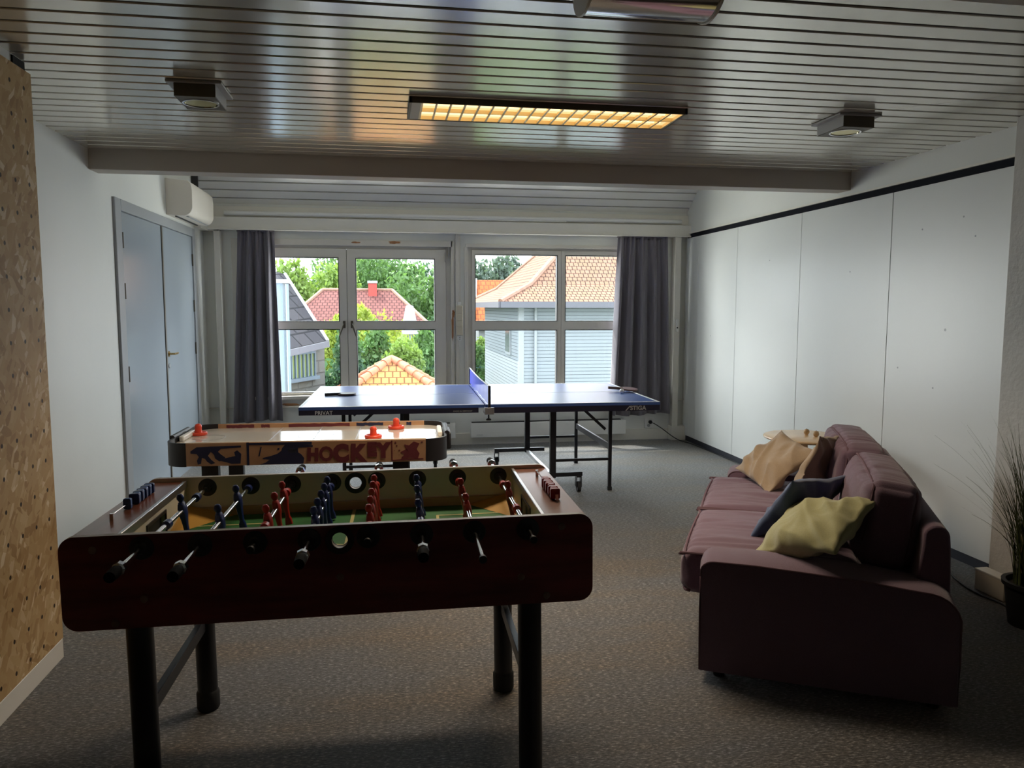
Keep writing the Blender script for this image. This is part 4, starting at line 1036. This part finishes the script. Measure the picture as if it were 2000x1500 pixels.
# back frame, slightly leaning, rounded along the top
bp_ = [(.76, .27), (.80, .60)] + [(.845+.045*math.cos(R(a)), .635+.045*math.sin(R(a))) for a in range(170, 0, -20)] + [(.893, .60), (.908, .27)]
Tb = Matrix(((1, 0, 0, 0), (0, 0, 1, .13), (0, 1, 0, 0), (0, 0, 0, 1)))
MB().prism(bp_, 1.74, Tb).build('backrest_frame', M_sofa, SO, smooth=50, bevel=.008)
for x_ in (.07, .85):
    for y_ in (.08, 1.92): MB().lathe([(0, 0), (.022, 0), (.028, .05), (0, .05)], (x_, y_, 0), 16).build('foot', M_blackp, SO)
def piping(parent, pts, r=.006, closed=False):
    MB().path(smooth_path(pts, 4), r, 6).build('piping', M_sofas, parent)
for k, (ya, yb) in enumerate(((.21, .998), (1.002, 1.79))):
    me = rbox(.72, yb-ya, .175, .05, (.015, 0, .030), 60, .016, 5, 4+k, 'x')
    o = cush('seat_cushion', me, M_sofa, SO, Matrix.Translation((.255, (ya+yb)/2, .367)))
    xf = -.095; e = .02
    piping(o, [(.5, ya+.006, .455), (xf+.03, ya+.012, .452), (xf, ya+.05, .442), (xf-.01, (ya+yb)/2, .440), (xf, yb-.05, .442), (xf+.03, yb-.012, .452), (.5, yb-.006, .455)])
    piping(o, [(xf+.03, ya+.012, .287), (xf-.002, ya+.05, .293), (xf-.006, (ya+yb)/2, .293), (xf-.002, yb-.05, .293), (xf+.03, yb-.012, .287)])
def back_cushion(ya, yb, bottom, top, lean, th, sd, x0, dyaw=0):
    h_ = top-bottom; me = rbox(th, yb-ya, h_, .045, (.05, .010, .020), 56, .016, 5, sd, 'x')
    Mx = Matrix.Translation((x0, (ya+yb)/2, (top+bottom)/2)) @ Matrix.Rotation(R(lean), 4, 'Y') @ Matrix.Rotation(R(dyaw), 4, 'Z')
    o = cush('back_cushion', me, M_sofa, SO, Mx)
    for s in (-1, 1):
        x_ = s*(th/2-.014); hy_ = (yb-ya)/2; hz_ = h_/2
        P = [(x_, -hy_+.016, -hz_+.05), (x_, -hy_+.010, 0), (x_, -hy_+.016, hz_-.05), (x_, -hy_+.045, hz_-.014), (x_, -hy_*.5, hz_-.006), (x_, 0, hz_-.003), (x_, hy_*.5, hz_-.006), (x_, hy_-.045, hz_-.014), (x_, hy_-.016, hz_-.05), (x_, hy_-.010, 0)]
        piping(o, [Mx @ Vector(p) for p in P])
back_cushion(.215, .985, .47, .80, 8, .185, 21, .690, 0)
back_cushion(.99, 1.74, .47, .815, 4, .19, 33, .650, 3)
# throw pillows
def put_pillow(label, w_, h_, t_, seed, m_, loc, eul, fold=0):
    """loc in sofa coordinates"""
    me = pillow(w_, h_, t_, seed, fold=fold, wr=.022)
    S_ = Matrix.Translation((1.234, 2.832, 0)) @ Matrix.Rotation(R(-28.2), 4, 'Z')
    Mw = S_ @ Matrix.Translation(loc) @ Euler([R(a) for a in eul], 'XYZ').to_matrix().to_4x4()
    me.materials.append(m_); me.name = 'throw_pillow'
    o = bpy.data.objects.new('throw_pillow', me); col.objects.link(o); o.matrix_world = Mw
    return tag(o, label, 'pillow', 'throw pillows on the sofa')
put_pillow('large tan pillow leaning on the far arm of the sofa', .47, .36, .15, 2, M_tan, (.265, 1.59, .610), (40.2, 5.8, 294.5), .02)
put_pillow('crumpled tan pillow tucked behind the large tan one against the sofa back', .42, .38, .13, 5, M_tan, (.485, 1.25, .655), (107.4, 6.5, 65.7), .02)
put_pillow('dark navy pillow leaning on the back cushion in mid-sofa', .44, .35, .15, 8, M_bluec, (.375, .60, .60), (122.5, 4.4, 54.9), .0)
put_pillow('olive green velvet pillow lying at the near arm of the sofa', .43, .35, .17, 12, M_greenc, (.415, .24, .605), (28.7, 343.6, 317.9), .0)

# ------------------------------------------------------------ round side table with two wooden balls
ST = thing('side_table', 'round light birch side table behind the far end of the sofa', 'table', (2.90, 4.97, 0))
MB().lathe([(0, .578), (.262, .578), (.275, .584), (.278, .590), (.275, .597), (.268, .600), (0, .600)], seg=56).build('table_top', M_birch, ST)
MB().lathe([(.0, .02), (.022, .02), (.022, .578), (0, .578)], seg=20).build('column', M_birch, ST)
MB().lathe([(0, 0), (.19, 0), (.195, .006), (.19, .016), (.03, .022), (0, .022)], seg=40).build('base_plate', M_birch, ST)
def shaker(x, y, label):
    t_ = thing('wooden_shaker', label, 'shaker', (x, y, .600), group='pair of small round wooden shakers')
    MB().lathe([(0, 0), (.010, 0), (.012, .004), (.017, .010), (.020, .020), (.019, .030), (.013, .038), (0, .041)], seg=20).build('shaker_body', M_woodball, t_)
    MB().tube((0, 0, .0395), (0, 0, .0425), .004, 8).build('cork', M_batw, t_)
shaker(2.935, 5.01, 'small round wooden shaker on the birch side table, the one farther left')
shaker(2.955, 4.92, 'small round wooden shaker on the birch side table, the one next to the mauve cushion')

# ------------------------------------------------------------ grass plant
GP = thing('grass_plant', 'tall wispy ornamental grass in a black pot at the foot of the pillar', 'plant', (3.01, 3.10, 0))
MB().lathe([(0, 0), (.10, 0), (.125, .19), (.135, .19), (.137, .21), (.118, .21), (.112, .18), (0, .18)], seg=32).build('pot', M_pot, GP)
random.seed(21); gb = MB()
def blade(x, y, az, H_, reach, w_, droop):
    n_ = 9; vs = []; px_, py_ = -math.sin(az), math.cos(az)
    if math.cos(az) > 0: reach = min(reach, .14/max(.3, math.cos(az))-max(0, x))
    for k in range(n_+1):
        t = k/n_; r_ = reach*t**1.9; z = .17+H_*(t - droop*t**3.2); ww = w_*(1-t**1.6)+.0006
        X, Y = x+math.cos(az)*r_, y+math.sin(az)*r_; vs += [(X-px_*ww, Y-py_*ww, z), (X+px_*ww, Y+py_*ww, z+.0006)]
    gb.add(vs, [(2*k, 2*k+1, 2*k+3, 2*k+2) for k in range(n_)])
for _ in range(330):
    a = random.uniform(0, 2*PI); r_ = random.uniform(0, .09)
    blade(r_*math.cos(a), r_*math.sin(a), a+random.uniform(-.6, .6), random.uniform(.35, .85), random.uniform(.03, .28), random.uniform(.0016, .0034), random.uniform(0, .22))
for az, H_, rc in ((2.75, .80, .42), (2.9, .66, .44), (3.2, .62, .36), (2.6, .52, .34), (3.4, .45, .40), (2.3, .86, .30), (2.0, .92, .20)):
    blade(-.04, .02, az, H_, rc, .003, .10)
g_ = gb.build('grass_blades', M_grass, GP, smooth=0); g_['kind'] = 'stuff'
MB().tube((0, 0, .182), (0, 0, .186), .110, 24).build('soil', mat('dark_soil', (.02, .015, .01), .9), GP)
# wooden stick basket seen through the blades
ws = thing('wooden_post', 'orange-brown wooden slat standing on the floor against the pillar behind the plant', 'wood', (3.150, 3.30, 0))
MB().box(-.010, .010, -.035, .035, 0, .60).build('slat', mat('dull_wood', (.22, .12, .055), .7), ws, bevel=.003)

# ------------------------------------------------------------ outside
def at(px, py, Y):
    d = _f + _r*((px-1000)/FPX) - _u*((py-750)/FPX); return Vector((0, 0, CH)) + d*(Y/d.y)
GZ = -3.6
struct(bx('ground_lawn', -60, 80, YF+.5, 130, GZ-.3, GZ, M_lawn))
def quad(mb, pts, sx=1):
    """planar face with UVs in metres, u along first edge"""
    P = [Vector(p) for p in pts]; u = (P[1]-P[0]).normalized(); n_ = u.cross(P[-1]-P[0]).normalized(); v = n_.cross(u)
    mb.add(P, [tuple(range(len(P)))], None, [[((p-P[0]).dot(u), (p-P[0]).dot(v)) for p in P]])
def hip_house(name, label, cx, cy, w_, d_, ze, rise, over, m_roof, m_wall, m_ridge, ridge_w=0, zb=GZ, flare=0, rot=0, group='houses across the garden'):
    t_ = thing(name, label, 'house', (cx, cy, zb), (0, 0, rot), group)
    h = ze-zb; wl_ = MB(); X, Y = w_/2, d_/2
    for a, b in (((-X, -Y), (X, -Y)), ((X, -Y), (X, Y)), ((X, Y), (-X, Y)), ((-X, Y), (-X, -Y))):
        quad(wl_, [(a[0], a[1], 0), (b[0], b[1], 0), (b[0], b[1], h), (a[0], a[1], h)])
    wl_.build('walls', m_wall, t_, smooth=0)
    rf = MB(); E = over; rw = ridge_w/2; a_ = (-X-E, -Y-E, h); b_ = (X+E, -Y-E, h); c_ = (X+E, Y+E, h); d__ = (-X-E, Y+E, h)
    r0, r1 = (-rw, 0, h+rise), (rw, 0, h+rise)
    if flare:
        k = .22; fz = h+rise*.13
        def mid(p, r): return (p[0]+(r[0]-p[0])*k, p[1]+(r[1]-p[1])*k, fz)
        ma, mb_, mc, md = mid(a_, r0), mid(b_, r1), mid(c_, r1), mid(d__, r0)
        for q in ([a_, b_, mb_, ma], [b_, c_, mc, mb_], [c_, d__, md, mc], [d__, a_, ma, md]): quad(rf, q)
        top = [(ma, mb_), (mb_, mc), (mc, md), (md, ma)]
    else: ma, mb_, mc, md = a_, b_, c_, d__
    quad(rf, [ma, mb_, r1, r0] if rw else [ma, mb_, r0]); quad(rf, [mb_, mc, r1]); quad(rf, [mc, md, r0, r1] if rw else [mc, md, r0]); quad(rf, [md, ma, r0])
    ro = rf.build('roof', m_roof, t_, smooth=0)
    if m_ridge:
        rd = MB()
        for p, m1, q in ((a_, ma, r0), (b_, mb_, r1), (c_, mc, r1), (d__, md, r0)): rd.path([p, m1, q] if flare else [p, q], .10, 8)
        if rw: rd.path([r0, r1], .10, 8)
        rd.build('ridge_tiles', m_ridge, ro)
    gt = MB()
    for p, q in ((a_, b_), (b_, c_), (c_, d__), (d__, a_)): gt.bar((p[0], p[1], p[2]-.10), (q[0], q[1], q[2]-.10), .14, .2)
    gt.build('gutter', M_gutter, t_)
    return t_, h
# big clapboard house on the right
e = at(1010, 592, 26)
hw_, hd_ = 15, 9
h1, hh = hip_house('clapboard_house', 'white clapboard house with weathered pinkish hipped tile roof outside the right-hand window', at(1014, 640, 26).x+hw_/2, 26+hd_/2, hw_, hd_, 1.66, 4.6, .75, M_roofpink, M_clap, M_ridgep, 5.5, flare=1)
X0 = -hw_/2
MB().tube((X0+.55, -hd_/2-.09, 0), (X0+.55, -hd_/2-.09, hh-.1), .05, 10).build('downpipe', M_extw, h1)
MB().box(X0-.02, X0+.16, -hd_/2-.03, -hd_/2+.16, 0, hh).build('corner_board', M_extw, h1)
for yy in (-hd_/2+1.6,):
    wn = MB().box(X0-.06, X0-.0, yy, yy+1.1, hh-1.9, hh-.7).build('window', M_extw, h1); MB().box(X0-.075, X0-.06, yy+.1, yy+1.0, hh-1.8, hh-.8).build('pane', M_eglass, wn)
wn = MB().box(X0+9.3, X0+10.4, -hd_/2-.05, -hd_/2, hh-4.4, hh-1.0).build('window', M_extw, h1); MB().box(X0+9.4, X0+10.3, -hd_/2-.06, -hd_/2-.05, hh-4.3, hh-1.1).build('pane', M_eglass, wn)
# orange tiled house behind it
og = thing('orange_roofed_house', 'house with bright orange tiled roof behind the clapboard house', 'house', (0, 0, 0), group='houses across the garden')
P0, P1 = at(931, 547, 46), at(1100, 547, 46); r_ = MB(); q0, q1 = at(927, 640, 43), at(1100, 640, 43)
quad(r_, [q0, q1, P1, P0]); quad(r_, [P0, P1, (P1.x, 52, q1.z), (P0.x, 52, q0.z)]); r_.build('roof', M_rooforange, og, smooth=0)
MB().box(q0.x+.3, q1.x, 43.6, 51.5, GZ, q0.z).build('walls', M_extw, og)
MB().bar(q0+Vector((-.1, 0, 0)), P0+Vector((-.1, 0, .0)), .25, .25).build('verge_board', M_extw, og)
# dark red roofed house in the middle distance
cxr = (at(630, 568, 42).x+at(766, 568, 42).x)/2; rw_ = at(766, 568, 42).x-at(630, 568, 42).x
h2, hh2 = hip_house('red_roofed_house', 'low house with dark red hipped roof and red chimney below the trees', cxr, 42, 7.2, 7.6, .15, 2.2, .4, M_roofred, M_extw, M_ridgep, rw_)
cp = at(728, 568, 42); k = cp.x-cxr
ch = MB().box(k-.22, k+.22, -.6, -.15, hh2+1.3, hh2+2.55).build('chimney', M_chim, h2); MB().box(k-.26, k+.26, -.64, -.11, hh2+2.55, hh2+2.68).build('chimney_cap', M_extw, ch)
# slate roofed house at the left
gh = thing('slate_roofed_house', 'grey house with steep slate roof outside the left edge of the window', 'house', (0, 0, 0), group='houses across the garden')
Y0 = 16; A = at(640, 666, Y0); B = at(470, 704, Y0-2.5); Cc = at(556, 535, Y0+1.2); Dd = at(420, 500, Y0)
r_ = MB(); quad(r_, [B, A, Cc, Dd]); quad(r_, [A, A+Vector((-.6, 5, 0)), Cc+Vector((-.4, 3, 0)), Cc]); r_.build('roof', M_roofslate, gh, smooth=0)
MB().path([A, Cc], .04, 6).build('verge_trim', M_extw, gh); MB().bar(B+Vector((0, 0, -.06)), A+Vector((0, 0, -.06)), .08, .12).build('gutter', M_gutter, gh)
wA = at(634, 700, Y0+.25); wB = at(470, 720, Y0-2.2); w_ = MB(); quad(w_, [(wB.x, wB.y, GZ), (wA.x, wA.y, GZ), (wA.x, wA.y, A.z), (wB.x, wB.y, B.z)])
quad(w_, [(wA.x, wA.y, GZ), (wA.x-.5, wA.y+5, GZ), (wA.x-.5, wA.y+5, A.z), (wA.x, wA.y, A.z)]); w_.build('walls', M_clapg, gh, smooth=0)
dv = (Vector((wA.x, wA.y, 0))-Vector((wB.x, wB.y, 0))).normalized(); nv = Vector((dv.y, -dv.x, 0))
zt, zb_ = at(580, 690, 15.3).z, at(580, 742, 15.3).z; Lw = (wA-wB).length
base = Vector((wB.x, wB.y, 0)); s1 = Lw-.42; s0 = Lw-1.25
def onw(s, z, off): return Vector((base.x+dv.x*s+nv.x*off, base.y+dv.y*s+nv.y*off, z))
fr_ = MB(); fr_.bar(onw(s0, zt, .02), onw(s1, zt, .02), .08, .06); fr_.bar(onw(s0-.5, zb_, .05), onw(s1+.05, zb_, .05), .12, .07)
for i in range(7): fr_.bar(onw(s0+(s1-s0)*i/6, zb_, .02), onw(s0+(s1-s0)*i/6, zt, .02), .035, .05, up=tuple(nv))
fo = fr_.build('window', M_paleblue, gh)
g_ = MB(); quad(g_, [onw(s0, zb_, .012), onw(s1, zb_, .012), onw(s1, zt, .012), onw(s0, zt, .012)]); g_.build('pane', mat('greenish_glass', (.16, .20, .08), .15), fo)  # pane in a greenish glass colour
# pale blue duct
pd_ = thing('pale_blue_flue', 'pale blue flue and pipe rising in front of the slate roof', 'pipe', (0, 0, 0))
MB().tube(at(560, 555, 13), Vector((at(560, 555, 13).x, 13, GZ)), .030, 12).build('pipe', M_paleblue, pd_)
p0 = at(545, 553, 13.1); MB().box(p0.x-.35, p0.x+.06, 13.06, 13.3, GZ, p0.z).build('duct', M_paleblue, pd_)
MB().box(p0.x-.4, p0.x+.15, 13.0, 13.35, p0.z, p0.z+.06).build('duct_cap', M_extw, pd_)
# low orange roof peak right below the window
pk = at(765, 700, 15); gz = thing('garden_pavilion', 'small garden pavilion with orange ridge tiles and ochre pyramid roof', 'pavilion', (pk.x, 15, GZ))
hp_ = pk.z-GZ; hw2 = 1.25; dz_ = .81
rf = MB(); cs_ = [(-hw2, -hw2), (hw2, -hw2), (hw2, hw2), (-hw2, hw2)]
for i in range(4):
    a, b = cs_[i], cs_[(i+1) % 4]; quad(rf, [(a[0], a[1], hp_-dz_), (b[0], b[1], hp_-dz_), (0, 0, hp_)])
ro = rf.build('roof', M_roofgaz, gz, smooth=0); rd = MB()
for a in cs_:
    p, q = Vector((a[0], a[1], hp_-dz_)), Vector((0, 0, hp_)); n_ = 9
    for k in range(n_):
        s, e2 = p.lerp(q, k/n_), p.lerp(q, (k+1.12)/n_); rd.tube(s, e2, .085, 10, .062)
rd.build('ridge_tiles', M_ridge, ro)
for a in cs_: MB().box(a[0]*.86-.06, a[0]*.86+.06, a[1]*.86-.06, a[1]*.86+.06, 0, hp_-dz_+.1).build('post', M_extw, gz)
# white strip building right of the pavilion
fl_ = at(838, 722, 24.5); tag(MB().box(fl_.x-.4, fl_.x+.9, 24.5, 27, GZ, fl_.z+.12).build('garden_shed', M_extw), 'flat white-roofed outbuilding behind the garden pavilion', 'shed')
# closed parasol
pp = at(800, 596, 26); pa = thing('closed_parasol', 'closed white parasol standing in front of the red roof', 'parasol', (pp.x, 26, GZ))
hb = pp.z-GZ; MB().lathe([(.0, hb), (.12, hb-.02), (.14, hb-.1), (.24, hb-.6), (.28, hb-.95), (.0, hb-.95)], seg=10).build('parasol_cloth', M_extw, pa, smooth=20)
MB().tube((0, 0, 0), (0, 0, hb-.9), .03, 8).build('pole', M_extw, pa)
# brownish gable far left
fg = at(548, 545, 74); q_ = thing('far_gabled_house', 'distant house with brown gable roof at the left window edge', 'house', (fg.x-2.3, 74, GZ), group='houses across the garden'); hz_ = fg.z-GZ
MB().prism([(-4, hz_-3), (5.6, hz_-3), (.4, hz_+1.2)], 6, Matrix.Translation((0, 6, 0)) @ TXZ).build('roof', M_ridgep, q_); MB().box(-3.6, 5.0, .3, 5.8, 0, hz_-3).build('walls', M_extw, q_)

# trees and shrubs
def foliage(clumps, leaf, n_per, seed):
    random.seed(seed); b = MB()
    for (x, y, z, rx, ry, rz) in clumps:
        for _ in range(n_per):
            d = Vector((random.gauss(0, 1), random.gauss(0, 1), random.gauss(0, 1))).normalized(); k = random.uniform(.55, 1.02)
            k *= .88+.25*noise.noise(d*2.6+Vector((x, y, z)))
            p = Vector((x+d.x*rx*k, y+d.y*ry*k, z+d.z*rz*k)); L = leaf*random.uniform(.6, 1.3)
            q = Euler((random.uniform(0, 6.28), random.uniform(0, 6.28), random.uniform(0, 6.28))).to_matrix()
            vs = [p + q @ Vector(v) for v in ((-L, 0, 0), (0, -L*.55, L*.1), (L, 0, 0), (0, L*.55, L*.1))]
            b.add(vs, [(0, 1, 2, 3)])
    return b
def tree(name, cat, label, px, py_top, Y, wd, ht, m_, seed, n_cl=12, leaf=.17, n_per=560, group='trees and shrubs in the gardens', trunk=True, depth=1):
    top = at(px, py_top, Y); t_ = thing(name, label, cat, (top.x, Y, GZ), group=group); H_ = top.z-GZ; random.seed(seed)
    cz = H_-ht/2; cl_ = [(0, 0, cz, wd*.42, wd*.42*depth, ht*.42), (0, 0, cz, wd*.30, wd*.30*depth, ht*.30), (0, 0, cz-ht*.1, wd*.36, wd*.2*depth, ht*.36)]
    for i in range(n_cl):
        a = random.uniform(0, 6.28); u_ = random.uniform(-.9, .95); rr = wd*.34*math.sqrt(max(.05, 1-u_*u_*.8))
        s = random.uniform(.16, .26)
        cl_.append((rr*math.cos(a), rr*math.sin(a)*depth, cz+u_*ht*.36, wd*s, wd*s*depth, ht*s))
    fo = foliage(cl_, leaf, n_per, seed).build('foliage', m_, t_, smooth=0)
    if trunk:
        MB().path([(0, 0, 0), (.05, .02, cz*.6), (0, 0, cz)], [wd*.035, wd*.028, wd*.015], 10).build('trunk', M_bark, t_)
    return t_
D_ = .42
tree('leafy_tree', 'tree', 'large light green tree behind the red roof, seen in the left casement', 612, 496, 49, 6.4, 7.4, M_leafl, 1, depth=D_)
tree('leafy_tree', 'tree', 'tall mid-green tree top beside the left window mullion', 668, 468, 66, 7.0, 9.5, M_leafm, 2, depth=D_)
tree('leafy_tree', 'tree', 'broad mid-green tree directly behind the red chimney', 735, 480, 53, 7.4, 8.4, M_leafm, 3, depth=D_)
tree('leafy_tree', 'tree', 'dark green rounded tree at the right edge of the casement window', 822, 492, 49, 5.6, 8.8, M_leafm, 4, depth=D_)
tree('leafy_tree', 'tree', 'darker tree in the gap right of the chimney behind the parasol', 780, 486, 60, 7.0, 11, M_leafd, 5, depth=D_)
tree('leafy_tree', 'tree', 'hazy distant tree at the far left of the window', 566, 522, 92, 4.5, 6.0, M_leafp, 6, depth=D_)
tree('pine_tree', 'tree', 'grey-green pine behind the orange roof in the right-hand window', 952, 486, 60, 4.6, 5.0, M_leafp, 7, n_cl=14, n_per=150, leaf=.2, depth=D_)
tree('pine_tree', 'tree', 'sparse pine top beside the hipped roof against the white sky', 998, 492, 66, 4.2, 4.6, M_leafp, 8, n_cl=12, n_per=110, leaf=.2, depth=D_)
tree('bush', 'bush', 'yellow-green bush in front of the red roof', 742, 590, 34, 4.2, 3.4, M_leafy, 9, leaf=.11, depth=D_)
tree('bush', 'bush', 'smaller yellow-green bush left of the window mullion', 648, 606, 31, 2.3, 3.2, M_leafy, 10, leaf=.10, depth=D_)
tree('bush', 'bush', 'dark shrub mass beside the grey house wall', 655, 648, 22, 1.7, 4.2, M_leafd, 11, leaf=.09, depth=D_)
tree('bush', 'bush', 'bright green shrub just left of the pavilion peak', 712, 642, 24, 2.0, 4.0, M_leafm, 12, leaf=.09, depth=D_)
tree('bush', 'bush', 'light green shrub behind the pavilion ridge', 770, 645, 20.5, 1.8, 3.4, M_leafl, 13, leaf=.08, depth=D_)
tree('bush', 'bush', 'feathery green shrub right of the pavilion', 824, 640, 22, 2.0, 3.4, M_leafm, 14, leaf=.08, depth=D_)
tree('bush', 'bush', 'dim green shrub under the parasol', 850, 604, 30, 1.9, 3.4, M_leafd, 15, leaf=.10, depth=D_)
tree('bush', 'bush', 'garden shrub left of the clapboard house', 942, 668, 37.5, 2.2, 3.6, M_leafm, 16, leaf=.09, depth=D_)
tree('bush', 'bush', 'bushy hedge plant low beyond the clapboard house side', 925, 655, 41, 2.2, 3.6, M_leafl, 17, leaf=.09, depth=D_)
